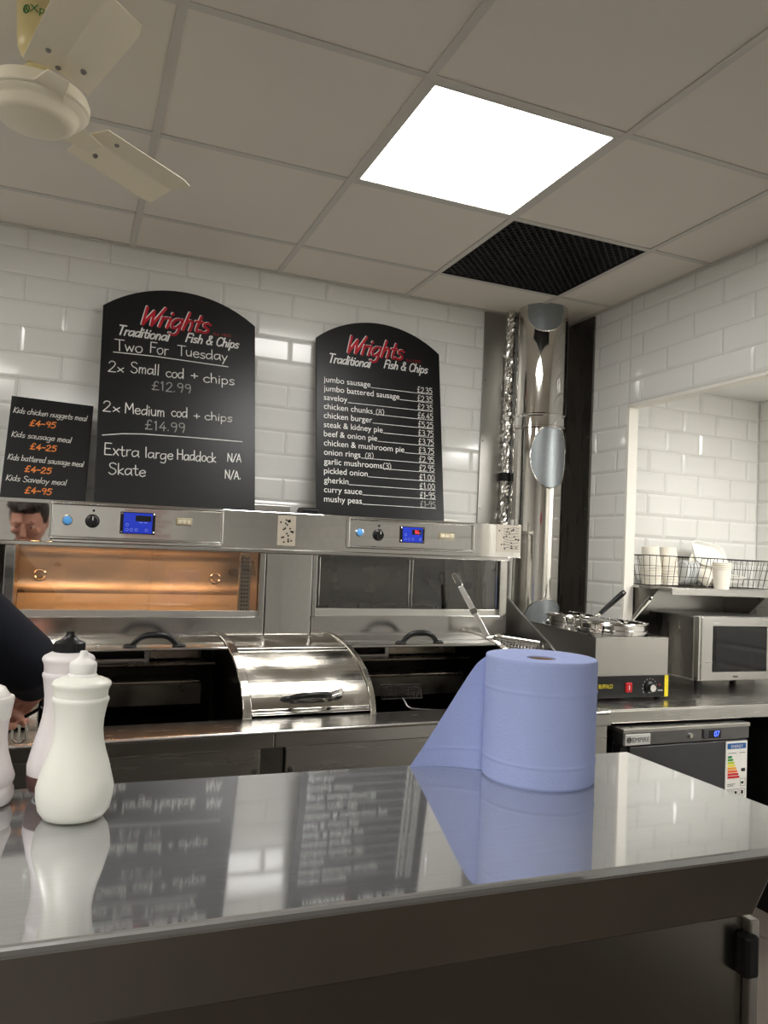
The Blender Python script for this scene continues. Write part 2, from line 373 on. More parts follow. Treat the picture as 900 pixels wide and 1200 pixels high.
# prep room beyond the opening
AX, AY, AZ, AYF = 3.15, 2.9, 2.27, .5
w = MB(); w.cur = 1; w.box(XR+.03, AX+.1, AY, AY+.1, 0, 2.85); w.cur = 0
tile_wall(w, (0, AY, 0), (1, 0, 0), (0, -1, 0), XR+.03, AX, 0, AZ, .2035, .1025, 2.466, .019, bev=.013, rise=.005)
struct(w.build('wall_prep_back', [TILE, GROUT], fix=False))
w = MB(); w.cur = 1; w.box(AX, AX+.1, AYF, AY+.1, 0, 2.85); w.cur = 0
tile_wall(w, (AX, 0, 0), (0, 1, 0), (-1, 0, 0), AYF, AY, 0, AZ, .2035, .1025, 2.8, .019, bev=.013, rise=.005)
struct(w.build('wall_prep_right', [TILE, GROUT], fix=False))
struct(MB().box(XR+.03, AX+.1, AYF-.1, AYF, 0, 2.85).build('wall_prep_front', PAINT))
struct(MB().box(XR+.03, AX+.1, AYF-.1, AY+.1, AZ, AZ+.05).build('ceiling_prep', PLASTER))
# suspended ceiling: lay-in tiles on a 600 grid, some cells hold lamps or the vent
GX, GY, P6 = .152, 1.715, .6
LAMPS = {(1, 0): LED, (-2, -3): LEDB, (-1, -5): LEDB, (-3, 0): LEDB}  # LEDB cells are added panels out of view, there for fill light
VENT = (2, 1)
c = MB(); BW = .0115
for i in range(-5, 4):
    for j in range(-7, 3):
        if (i, j) in LAMPS or (i, j) == VENT: continue
        x0, x1 = max(XL, GX+i*P6), min(XR, GX+(i+1)*P6); y0, y1 = max(YF, GY+j*P6), min(YB, GY+(j+1)*P6)
        if x1-x0 < .02 or y1-y0 < .02: continue
        c.box(x0+.006, x1-.006, y0+.006, y1-.006, ZC_+.004, ZC_+.02)
c.box(XL-.2, XR+.03, YF-.2, YB+.2, ZC_+.16, ZC_+.2)
struct(c.build('ceiling', CEIL))
b = MB()
for i in range(-5, 5):
    x = GX+i*P6
    if XL+.03 < x < XR-.03: b.box(x-BW, x+BW, YF, YB, ZC_, ZC_+.003)
for j in range(-7, 4):
    y = GY+j*P6
    if YF < y < YB-.05: b.box(XL, XR, y-BW, y+BW, ZC_+.0006, ZC_+.0036)
b.box(XL, XR, YB-.016, YB, ZC_-.0008, ZC_+.003); b.box(XR-.016, XR, YF, YB, ZC_-.0014, ZC_+.003); b.box(XL, XL+.016, YF, YB, ZC_-.0014, ZC_+.003); b.box(XL, XR, YF, YF+.016, ZC_-.0008, ZC_+.003)
struct(b.build('trim_2', CEILBAR))

def led_panel(i, j, m, label):
    x, y = GX+(i+.5)*P6, GY+(j+.5)*P6; h = .3-BW
    t = thing('ceiling_light', label, 'light', (x, y, ZC_))
    f = MB()
    for a, b_, c_, d in ((-h, h, -h, -h+.014), (-h, h, h-.014, h), (-h, -h+.014, -h+.014, h-.014), (h-.014, h, -h+.014, h-.014)):
        f.box(a, b_, c_, d, 0, .012)
    f.build('frame', CEILBAR, t, local=True)
    MB().box(-h+.014, h-.014, -h+.014, h-.014, .003, .012).build('diffuser', m, t, local=True)
    return t
for (i, j), m in LAMPS.items():
    led_panel(i, j, m, {(1, 0): 'bright square white light panel set in the ceiling above the counter', (-2, -3): 'added unseen ceiling light panel over the left of the customer side', (-1, -5): 'added unseen ceiling light panel over the middle of the customer side', (-3, 0): 'added unseen ceiling light panel by the left wall'}[(i, j)])
t = thing('strip_light', 'white ceiling lamp of the tiled prep room beyond the opening', 'light', (2.72, 1.45, AZ))
MB().box(-.14, .14, -.5, .5, -.035, 0).build('housing', WHITEPL, t, local=True, bevel=.006)
MB().box(-.12, .12, -.48, .48, -.045, -.035).build('diffuser', LEDA, t, local=True)

# extract vent with expanded metal mesh
vx, vy = GX+VENT[0]*P6+.3, GY+VENT[1]*P6+.3; h = .3-BW
t = thing('ceiling_vent', 'square black mesh extract grille in the ceiling beside the light panel', 'vent', (vx, vy, ZC_))
MB().box(-h, h, -h, h, .10, .11).build('backing', BLACKM, t, local=True)
g = MB()
for s in (1, -1):
    k = -2*h
    while k < 2*h:
        a = max(-h, k-h) if s == 1 else max(-h, k-h)
        b_ = min(h, k+h)
        if b_-a > .01:
            p0 = (a, s*(k-a), 0); p1 = (b_, s*(k-b_), 0)
            d = Vector(p1)-Vector(p0); n = V(-d.y, d.x, 0).normalized()*.0028
            g.hexa([Vector(p0)-n+V(0,0,.004), Vector(p1)-n+V(0,0,.004), Vector(p1)+n+V(0,0,.004), Vector(p0)+n+V(0,0,.004),
                    Vector(p0)-n+V(0,0,.012), Vector(p1)-n+V(0,0,.012), Vector(p1)+n+V(0,0,.012), Vector(p0)+n+V(0,0,.012)])
        k += .034
g.build('grille', mat('black_mesh', srgb(44, 44, 46), .5, .3), t, local=True)
f = MB()
for a, b_, c_, d in ((-h, h, -h, -h+.006), (-h, h, h-.006, h), (-h, -h+.006, -h, h), (h-.006, h, -h, h)): f.box(a, b_, c_, d, .001, .1)
f.box(-h, h, .06, .066, .03, .05)
f.build('frame', BLACKM, t, local=True)

# ================================================================== service counter
CT = 1.10
cnt = thing('service_counter', 'long stainless steel service counter in the foreground under the blue paper roll', 'counter', (.2, .89, 0))
o = MB().box(-1.6, .914, .686, 1.107, CT-.011, CT).build('worktop', COUNTER, cnt, bevel=.0035)
m = MB(); m.hexa([(-1.6, .716, 1.013), (.786, .716, 1.011), (.786, .745, 1.011), (-1.6, .745, 1.013), (-1.6, .692, CT-.011), (.800, .692, CT-.011), (.800, .73, CT-.011), (-1.6, .73, CT-.011)])
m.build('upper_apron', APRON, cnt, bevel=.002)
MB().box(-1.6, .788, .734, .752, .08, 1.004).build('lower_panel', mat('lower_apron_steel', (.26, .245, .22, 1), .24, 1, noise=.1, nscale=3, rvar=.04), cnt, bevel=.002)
MB().box(.765, .790, .754, 1.068, .08, CT-.011).build('end_panel', APRON, cnt, bevel=.002)
MB().box(-1.6, .76, .76, 1.06, 0, .08).build('plinth', BLACKM, cnt)
MB().box(.789, .803, .722, .745, .08, 1.000).build('corner_post', STEELB, cnt, bevel=.002)
MB().box(.776, .796, .714, .735, .936, .985).build('hinge_block', BLACK, cnt, bevel=.004)
MB().box(-1.6, .79, 1.07, 1.083, .08, CT-.011).build('back_panel', STEELB, cnt)

# blue paper roll
RX, RY, RR, RH = .669, 1.0095, .083, .1795
t = thing('paper_roll', 'large blue centrefeed paper roll standing on the steel counter', 'paper roll', (RX, RY, CT))
m = MB()
prof = [(.022, .003), (.022, RH-.004), (.05, RH-.0045), (RR-.004, RH-.0005)]
def ridge(z, slack=0): return sum(.0011*math.exp(-((z-zc+slack)/.0019)**2) for zc in (.032, .133))
prof += [(RR-.0006*k, RH-.0005-.0025*(1-k/3)) for k in (2, 1)]
prof += [(RR+ridge(z), z) for z in [RH-.005-i*(RH-.008)/110 for i in range(111)]]+[(RR-.0025, 0), (.022, .003)]
m.lathe(prof, (0, 0, 0), 72)
m.build('roll', PAPERB, t, local=True, smooth=True)
m = MB(); m.lathe([(.0198, .003), (.0216, .003), (.0216, RH-.006), (.0198, RH-.006), (.0198, .003)], (0, 0, 0), 40); m.build('core', CARD, t, local=True, smooth=True)
# loose end: leaves the roll tangentially on the left and stands on the counter
T0 = V(.5995, 1.0545, 0); T1 = V(.4985, 1.0955, 0)
def sheet(u, v):
    # u along the counter from roll to tip, v up
    p = T0.lerp(T1, u); d = (T1-T0).normalized(); n = V(d.y, -d.x, 0)
    hgt = (RH-.002)*(1-u)*(1+.10*math.sin(math.pi*u)*(1-u)) + .0004
    fold = .012*math.sin(u*math.pi)*(1-v)-.010*math.sin(u*3.1)*v*(1-u)
    q = p+n*fold+V(0, 0, CT+hgt*v)
    if u < .15: q += V(.011*(1-u/.15)**2, -.004*(1-u/.15)**2, 0)
    q += n*-ridge(q.z-CT, u*.004)
    return q
m = MB(); m.grid(sheet, 36, 110); m.build('loose_sheet', PAPERB, t, smooth=True, solid=.0008, fix=False)

# bottles (profiles as radius, height)
BP = [(.0, .0), (.030, .0), (.043, .004), (.050, .014), (.0535, .030), (.0545, .0445), (.051, .058), (.0455, .078), (.040, .094), (.036, .110), (.0340, .125), (.0345, .140), (.0367, .1545),
      (.0385, .163), (.0402, .1675), (.0400, .1705), (.0378, .1728), (.0384, .182), (.0405, .1868), (.0420, .1893), (.0418, .192), (.039, .195), (.030, .199), (.021, .2015), (.0190, .204), (.0, .204)]
def sized(prof, k, h): return [(r*k, z*h) for r, z in prof]
t = thing('vinegar_bottle', 'frosted squeeze bottle of pale vinegar with a white pointed cap', 'bottle', (.022, .981, CT))
MB().lathe(sized(BP, .785, .805), (0, 0, 0), 48).build('body', BOTTLE, t, local=True, smooth=True)
cap = [(.0175, .200), (.0205, .2005), (.0208, .2035), (.0200, .205), (.0180, .2065), (.0188, .2085), (.0190, .2195), (.0178, .2225), (.0115, .226), (.0068, .230), (.0055, .236), (.0047, .2385), (.0, .239)]
MB().lathe(sized(cap, .81, .805), (0, 0, -.001), 36).build('cap', WHITEPL, t, local=True, smooth=True)
t = thing('vinegar_bottle', 'white squeeze bottle with a black cap, behind the frosted bottle', 'bottle', (.0065, 1.066, CT))
MB().lathe(sized(BP, .745, .893), (0, 0, 0), 48).build('body', BOTTLEW, t, local=True, smooth=True)
m = MB(); m.lathe([(0, .0005), (.025, .0005), (.0325, .004), (.0385, .013), (.0405, .025), (.0409, .031)], (0, 0, 0), 48)
m.build('base_band', mat('red_brown_band', srgb(92, 62, 58), .4), t, local=True, smooth=True)  # red-brown band round the lower part of the bottle
m = MB(); m.lathe([(.016, .1755), (.0181, .176), (.0181, .1905), (.0164, .192), (.011, .194), (.0076, .197), (.0051, .201), (.0051, .204), (.0, .2045)], (0, 0, 0), 36)
for k in range(28):
    a = k*2*math.pi/28; m.box(-.0007, .0007, -.0007, .0007, .177, .1895)
    for q in range(len(m.v)-8, len(m.v)): m.v[q] = m.v[q]+V(.0181*math.cos(a), .0181*math.sin(a), 0)
m.build('cap', BLACK, t, local=True, smooth=True)
t = thing('salt_shaker', 'white salt shaker with a domed top, at the left edge of the counter', 'shaker', (-.080, 1.048, CT))
MB().lathe(sized([(0, 0), (.030, 0), (.038, .004), (.0415, .013), (.0415, .022), (.040, .026), (.0385, .029), (.0405, .034), (.0415, .04), (.036, .056), (.031, .074), (.0285, .092), (.0285, .110), (.030, .124), (.0, .124)], .842, .842), (0, 0, 0), 44).build('body', BOTTLEW, t, local=True, smooth=True)
MB().lathe(sized([(.029, .120), (.0305, .122), (.0335, .143), (.0342, .150), (.0332, .1525), (.0275, .153), (.0265, .157), (.021, .165), (.012, .169), (0, .170)], .842, .842), (0, 0, 0), 44).build('cap', WHITEPL, t, local=True, smooth=True)

# ================================================================== ceiling fan
HX, HY, HZ = -.132, 1.824, 2.35
fan = thing('ceiling_fan', 'cream three-bladed ceiling fan hanging at upper left', 'fan', (HX, HY, ZC_))
dz = HZ-ZC_
MB().lathe([(0, dz-.033), (.062, dz-.033), (.074, dz-.030), (.083, dz-.022), (.087, dz-.012), (.092, dz-.008), (.102, dz-.004), (.1055, dz+.001)], (0, 0, 0), 56).build('motor_cover', CREAM, fan, local=True, smooth=True)
MB().lathe([(.1055, dz+.002), (.109, dz+.005), (.110, dz+.020), (.104, dz+.034), (.078, dz+.044), (.03, dz+.05), (0, dz+.05)], (0, 0, 0), 56).build('motor_housing', CREAM, fan, local=True, smooth=True)
MB().lathe([(0, dz+.048), (.034, dz+.048), (.034, dz+.082), (.031, dz+.086), (.012, dz+.087), (.012, dz+.1)], (0, 0, 0), 32).build('rod_collar', YELLOWED, fan, local=True, smooth=True)
MB().lathe([(.0105, dz+.08), (.0105, -.03)], (0, 0, 0), 20).build('down_rod', CREAM, fan, local=True, smooth=True)
can = MB().lathe([(.016, dz+.105), (.022, dz+.104), (.040, dz+.118), (.046, dz+.135), (.048, dz+.15), (.055, 0)], (0, 0, 0), 40).build('canopy', YELLOWED, fan, local=True, smooth=True)
# maker's name wrapped round the canopy
def wrap_text(s, width, cap_, z, a_mid, rad, m):
    o, wd = printed('lettering', s, m, can, Matrix.Identity(4), width=width, cap=cap_)
    for v in o.data.vertices:
        a = a_mid + (v.co.x-wd/2)/rad
        v.co = V(rad*math.cos(a), rad*math.sin(a), z+v.co.y)
    return o
a0 = math.atan2(-HY, -HX)
wrap_text('Xpelair', .078, .018, dz+.183, a0+.22, .0525, GREEN)
wrap_text('v', .006, .006, dz+.167, a0+.42, .0515, GREEN)
rg = MB(); rg.tube([(.0517*math.cos(a0-.68+.010/.0525*math.cos(k*.39)*.7), .0517*math.sin(a0-.68+.010/.0525*math.cos(k*.39)*.7), dz+.190+.0085*math.sin(k*.39)) for k in range(16)], .0013, 6, closed=True)
ec = a0-.68
for s_ in (-1, 1): rg.tube([(.0517*math.cos(ec+s_*.07), .0517*math.sin(ec+s_*.07), dz+.1855), (.0517*math.cos(ec), .0517*math.sin(ec), dz+.195)], .001, 5)
rg.build('emblem', GREEN, can, local=True)
def blade(ang):
    Rz = Matrix.Rotation(ang, 4, 'Z')
    pitchM = Matrix.Translation((0, 0, dz+.004)) @ Matrix.Rotation(R(-12), 4, 'X')
    # bent bracket from motor to blade
    m = MB()
    m.hexa([(.085, -.035, -.004), (.17, -.022, -.010), (.17, .022, -.010), (.085, .035, -.004), (.085, -.035, -.001), (.17, -.022, -.006), (.17, .022, -.006), (.085, .035, -.001)])
    m.xf(Rz @ pitchM); br = m.build('bracket', CREAM, fan, local=True, bevel=.002)
    L0, L1, w0, w1, rise = .145, .440, .066, .074, -.016
    m = MB(); n = 8
    pts = []
    for i in range(n+1):
        u = i/n; xx = L0+(L1-L0)*u
        ww = w0+(w1-w0)*u
        if i == n: ww -= .008
        for (s, z) in ((-1, 0.0), (-.04, -rise), (.04, -rise), (1, 0.004)):
            pts.append((xx - (.006 if (abs(s) == 1 and i == n) else 0), s*ww, z))
    fs = [(i*4+k, (i+1)*4+k, (i+1)*4+k+1, i*4+k+1) for i in range(n) for k in range(3)]
    m.add(pts, fs); m.xf(Rz @ pitchM)
    b = m.build('blade', CREAM, fan, local=True, solid=.002)
    for (x, y) in ((.158, -.004), (.205, -.035), (.205, .035)):
        s = MB(); s.lathe([(0, -.004), (.004, -.003), (.006, 0), (.006, .003)], (x, y, .0145-abs(y)*.24), 14); s.xf(Rz @ pitchM)
        s.build('screw', SCREW, b, local=True, smooth=True)
for a in (43, -73, 167): blade(R(a))

# ================================================================== frying range along the back wall
rng = thing('frying_range', 'long stainless steel frying range with curved lids and a lit glass cabinet', 'frying range', (.5, 3.2, 0), (0, -.0116, .0196))
RO = Matrix.Translation((-.5, -3.2, 0))
def rb(mb, name, m, parent=None, **k): return mb.xf(RO).build(name, m, parent or rng, local=True, **k)
XA, XB = -.95, 1.70
YL, ZL = 2.131, .92
rb(MB().box(XA, .512, 2.150, 2.17, .10, .872), 'front_panel', STEELH, bevel=.002)
rb(MB().box(.585, XB, 2.150, 2.17, .10, .872), 'front_panel', STEELH, bevel=.002)
rb(MB().box(.515, .582, 2.165, 2.175, .10, .872), 'panel_gap_plate', STEELD)
rb(MB().box(XA, XB, 2.2, 3.16, 0, .10), 'plinth', BLACKM)
for x in (.497, .600):
    m = MB(); m.lathe([(0, -.004), (.007, -.003), (.009, 0), (.009, .003)], (x, 2.149, .805), 16, axis='y'); rb(m, 'panel_screw', STEELD, smooth=True)
rb(MB().box(XA, .545, YL, 2.16, .871, .912), 'apron', STEEL, bevel=.003)
rb(MB().box(.546, XB, YL, 2.16, .871, .912), 'apron', STEEL, bevel=.003)
m = MB(); m.box(XA, XB, YL-.004, 2.292, .908, ZL); rb(m, 'front_ledge', STEELH, bevel=.006, seg=3)
YC, EA, EB = 2.735, .445, .194
def ell(t, k=0): return V(0, YC-(EA+k)*math.cos(t), ZL+(EB+k)*math.sin(t))
DIV = [(-.95, -.70), (-.085, -.06), (.489, .517), (.893, .912), (1.488, 1.512)]
# dividers with raised arched rims
for (a, b) in DIV[1:]:
    n = 24; poly = [V(a+.004, YC+.2, .70), V(a+.004, YC-EA, .70)]+[V(a+.004, 0, 0)+ell(i/n*math.pi/2, -.004) for i in range(n+1)]+[V(a+.004, YC+.2, ZL+EB-.004)]
    m = MB().prism(poly, (b-a-.008, 0, 0)); rb(m, 'pan_divider', PAN)
    m = MB()
    for k0, k1, x0, x1 in ((-.004, .007, a, b),):
        for i in range(n):
            p = [ell(i/n*math.pi/2, k0), ell((i+1)/n*math.pi/2, k0), ell((i+1)/n*math.pi/2, k1), ell(i/n*math.pi/2, k1)]
            m.add([q+V(x0, 0, 0) for q in p]+[q+V(x1, 0, 0) for q in p], [(0, 1, 2, 3), (4, 7, 6, 5), (0, 4, 5, 1), (1, 5, 6, 2), (2, 6, 7, 3), (3, 7, 4, 0)])
    rb(m, 'lid_rim', WORN, smooth=True, bevel=.003)
def pan(x0, x1, feat=True):
    m = MB(); y0, y1, zb = YC-EA+.01, 2.79, .74
    m.add([(x0, y0, ZL-.012), (x1, y0, ZL-.012), (x1, y0, zb), (x0, y0, zb)], [(0, 1, 2, 3)])
    m.add([(x0, y1, 1.10), (x1, y1, 1.10), (x1, y1, zb), (x0, y1, zb)], [(0, 3, 2, 1)])
    m.add([(x0, y0, zb), (x1, y0, zb), (x1, y1, zb), (x0, y1, zb)], [(0, 1, 2, 3)])
    p = rb(m, 'pan_well', PAN, solid=.003)
    return p
for (a, b) in ((-.70, -.085), (-.06, .489), (.517, .893), (.912, 1.488)): pan(a, b)
def backplate(x0, x1, xs):
    m = MB(); m.box(x0+.004, x1-.004, 2.70, 2.785, 1.018, 1.026); m.box(x0+.004, x1-.06, 2.66, 2.785, .965, .973)
    rb(m, 'drain_ledge', mat('greasy_steel', (.30, .26, .21, 1), .3, 1, noise=.4, nscale=14, rvar=.1), bevel=.002)
    m = MB(); m.box(xs, x1-.05, 2.772, 2.782, 1.032, 1.085); m.box(x1-.048, x1-.044, 2.765, 2.782, 1.03, 1.088)
    rb(m, 'flue_plate', mat('browned_steel', (.36, .31, .24, 1), .28, 1, noise=.35, nscale=10, rvar=.1), bevel=.001)
    m = MB(); m.box(xs-.018, xs-.002, 2.765, 2.782, 1.03, 1.088); m.box(x0+.004, xs-.002, 2.765, 2.782, 1.024, 1.034); m.box(x0+.004, xs-.002, 2.765, 2.782, 1.084, 1.092)
    rb(m, 'flue_frame', STEELB, bevel=.001)
    m = MB(); m.box(x0+.004, x1-.06, 2.64, 2.65, .90, .966); rb(m, 'pan_guard', mat('greasy_dark_steel', (.16, .145, .12, 1), .35, 1, noise=.4, nscale=14, rvar=.1))
backplate(-.06, .489, .275); backplate(.912, 1.488, 1.16)
def lid(x0, x1, t0, name='curved_lid', m_=WORN):
    n = 30; m = MB()
    for i in range(n):
        a = t0+(math.pi/2-t0)*i/n; b = t0+(math.pi/2-t0)*(i+1)/n
        p = [ell(a, -.002), ell(b, -.002), ell(b, .001), ell(a, .001)]
        m.add([q+V(x0, 0, 0) for q in p]+[q+V(x1, 0, 0) for q in p], [(0, 1, 2, 3), (4, 7, 6, 5), (0, 4, 5, 1), (1, 5, 6, 2), (2, 6, 7, 3), (3, 7, 4, 0)])
    l = rb(m, name, m_, smooth=True)
    # turned lip along the front edge
    e = ell(t0+.02, .002); m = MB(); m.tube([e+V(x0, 0, 0), e+V(x1, 0, 0)], .0045, 10); rb(m, 'lip', STEELP, l, smooth=True)
    return l
def handle(l, xc, t, wid=.155, out=.036, up=0.):
    c = ell(t, 0); d = Vector((0, -EB*math.cos(t), EA*math.sin(t))).normalized()   # outward normal of the ellipse
    d = (d+V(0, 0, up)).normalized()
    tan = V(0, d.z, -d.y)
    path, rs = [], []
    for i in range(17):
        u = i/16*2-1
        hgt = out*(1-abs(u)**3.2)
        path.append(c+V(xc+u*wid/2*.92, 0, 0)+d*(hgt+.004)); rs.append(.0085+.003*(1-abs(u)))
    m = MB(); m.tube(path, rs, 10)
    for s in (-1, 1):
        q = c+V(xc+s*wid/2, 0, 0)+d*.004
        m.ball(q, .012, 8, (1.8, 1.0, .7))
    rb(m, 'handle', BLACK, l, smooth=True)
l1 = lid(-.058, .487, R(62)); handle(l1, .263, R(66), .15, .036, .3)
l2 = lid(.518, .892, R(2)); handle(l2, .705, R(15), .155, .034, -.2)
c = ell(R(14), 0); m = MB(); m.tube([c+V(.745, .0, .004), c+V(.782, -.050, .028)], .010, 16, caps=False); m.tube([c+V(.746, .0, .005), c+V(.781, -.049, .0275)], .0082, 16)
t_ = rb(m, 'lid_stay_tube', STEELP, l2, smooth=True)
l3 = lid(.913, 1.486, R(62), m_=STEELB); handle(l3, 1.185, R(66), .15, .036, .3)
lx = lid(-.698, -.087, R(2))
# end deck and sloping cheek at the right
rb(MB().box(1.513, XB-.004, YC-EA-.0, 2.735, .72, ZL+.06), 'end_deck', STEELB, bevel=.003)
m = MB(); m.prism([(1.694, 2.30, .91), (1.694, 2.30, .97), (1.694, 2.48, 1.092), (1.694, 2.80, 1.252), (1.694, 2.80, .91)], (.006, 0, 0))
m.tube([(1.697, 2.30, .972), (1.697, 2.48, 1.094), (1.697, 2.80, 1.254)], .0045, 8)
rb(m, 'end_cheek', STEELB)

# -- heated cabinet and fascia
YH = 2.73
hb = MB()
hb.box(-.95, 1.71, YH+.004, 3.19, 1.5405, 1.5515)      # top
hb.box(-.95, 1.655, YH+.02, 3.19, 1.108, 1.150)        # bottom
hb.box(-.95, 1.71, 3.18, 3.19, 1.11, 1.545)            # back
hb.box(1.645, 1.655, YH+.01, 3.19, 1.112, 1.545)       # right side
rb(hb, 'cabinet_shell', STEELB)
rb(MB().box(-.95, 1.655, YH+.03, 3.185, 1.4205, 1.426), 'cabinet_ceiling', STEELB)
fm = MB().box(-.052, 1.715, YH, YH+.012, 1.417, 1.5515); rb(fm, 'fascia', STEELP, bevel=.002)
# the left fascia plate sits slightly out of true
mm = MB().box(-.46, 0, 0, .010, 1.417, 1.5515); mm.xf(Matrix.Translation((-.055, YH+.003, 0)) @ Matrix.Rotation(R(FASCIA_YAW), 4, 'Z')); rb(mm, 'fascia_end_plate', STEELP, bevel=.001)
rb(MB().box(-.95, 1.66, YH-.008, YH+.006, 1.404, 1.417), 'drip_rail', STEEL, bevel=.002)
rb(MB().box(-.95, .653, YH, YH+.012, 1.112, 1.176), 'lower_rail', STEEL, bevel=.002)
rb(MB().box(.829, 1.655, YH, YH+.012, 1.112, 1.182), 'lower_rail', STEEL, bevel=.002)
rb(MB().box(.657, .826, YH-.002, YH+.012, 1.113, 1.404), 'centre_panel', STEELP, bevel=.002)
for a, b in ((-.185, -.155), (.632, .653), (.829, .846), (1.622, 1.655)):
    rb(MB().box(a, b, YH, YH+.014, 1.176, 1.404), 'cabinet_stile', STEEL, bevel=.002)
rb(MB().box(-.95, -.20, YH+.004, YH+.012, 1.176, 1.404), 'dark_side_panel', mat('black_glass', srgb(14, 14, 15), .08), bevel=.002)
# lit cabinet interior with a rolled back
def interior(x0, x1, m_, yb=3.05, z0=1.188, z1=1.405, rad=.10):
    prof = [(YH+.03, z0)]
    for i in range(9):
        a = i/8*math.pi/2; prof.append((yb-rad+rad*math.sin(a), z0+rad-rad*math.cos(a)))
    for i in range(9):
        a = i/8*math.pi/2; prof.append((yb-rad*.6+rad*.6*math.cos(a), z1-rad*.6+rad*.6*math.sin(a)))
    prof.append((YH+.03, z1)); m = MB()
    m.grid(lambda u, v: V(x0+(x1-x0)*v, *prof[round(u*(len(prof)-1))]), len(prof)-1, 1)
    for x in (x0, x1): m.add([(x, y, z) for y, z in prof], [tuple(range(len(prof)))])
    return rb(m, 'cabinet_lining', m_, smooth=True, fix=False)
interior(-.155, .632, COPPERY, z1=1.416)
interior(.846, 1.622, mat('dull_cabinet_steel', (.30, .29, .27, 1), .3, 1, noise=.3, nscale=6, rvar=.1))
m = MB(); fp_ = [(YH+.032, 1.1905)]+[(2.95+.098*math.sin(R(k*7)), 1.2885-.098*math.cos(R(k*7))) for k in range(9)]
m.grid(lambda u, v: V(-.153+.783*v, *fp_[round(u*9)]), 9, 1)
rb(m, 'cabinet_floor', mat('pale_floor_glow', (.78, .70, .58, 1), .4, .5, noise=.1, nscale=20), smooth=True, fix=False)  # lower lining made paler: the glow at the bottom is put into its colour
for x0, x1 in ((-.13, .22), (.26, .61)):
    m = MB(); m.tube([(x0, YH+.05, 1.4105), (x1, YH+.05, 1.4105)], .0048, 12); rb(m, 'heat_lamp', HEAT, smooth=True)
for x in (-.085, .535):
    m = MB(); m.tube([(x+.018*math.cos(k*.3927), 3.035, 1.30+.018*math.sin(k*.3927)) for k in range(16)], .004, 8, closed=True); rb(m, 'port_ring', STEELP, smooth=True)
m = MB(); m.box(.572, .612, YH+.05, YH+.07, 1.19, 1.40)
rb(m, 'perforated_column', COPPERY)
m = MB()
for r in range(14):
    for k in range(3): m.lathe([(0, 0), (.0035, 0)], (.582+k*.010, YH+.0495, 1.20+r*.014), 8, axis='y')
rb(m, 'column_holes', BLACKM)
m = MB(); m.box(1.405, 1.445, YH+.06, YH+.08, 1.19, 1.40); rb(m, 'inner_column', STEELD)
m = MB(); m.lathe([(0, 0), (.016, 0), (.018, .004)], (1.535, YH+.10, 1.30), 24, axis='y'); rb(m, 'port', BLACKM, smooth=True)
m = MB(); m.box(1.45, 1.62, YH+.105, YH+.11, 1.19, 1.40); rb(m, 'inner_side_plate', STEELD)
rb(MB().box(1.10, 1.40, YH+.08, YH+.26, 1.19, 1.215), 'drip_tray', STEELD, bevel=.004)
# sliding glass doors, each with an aluminium bottom rail
ALU = mat('pale_aluminium', (.74, .73, .68, 1), .35, 1, noise=.08, nscale=8)
for x0, x1, yy, z0, z1, gm in ((-.16, .262, .010, 1.172, 1.199, GLASS), (.258, .636, .019, 1.176, 1.197, GLASS), (.846, 1.232, .010, 1.178, 1.208, GLASSD), (1.226, 1.626, .019, 1.180, 1.206, GLASSD)):
    r_ = rb(MB().box(x0, x1, YH+yy-.003, YH+yy+.006, z0, z1), 'door_rail', ALU, bevel=.001)
    g = MB(); g.box(x0, x1, YH+yy, YH+yy+.004, z1, 1.404); rb(g, 'glass_pane', gm, r_)
    if x0 in (.846, 1.226):
        m = MB()
        for x in (x0+.012, x1-.012):
            m.tube([(x, YH+yy-.003, z1+.01), (x, YH+yy-.003, 1.395)], .002, 6)
        rb(m, 'pane_edge', STEELP, r_, smooth=True)
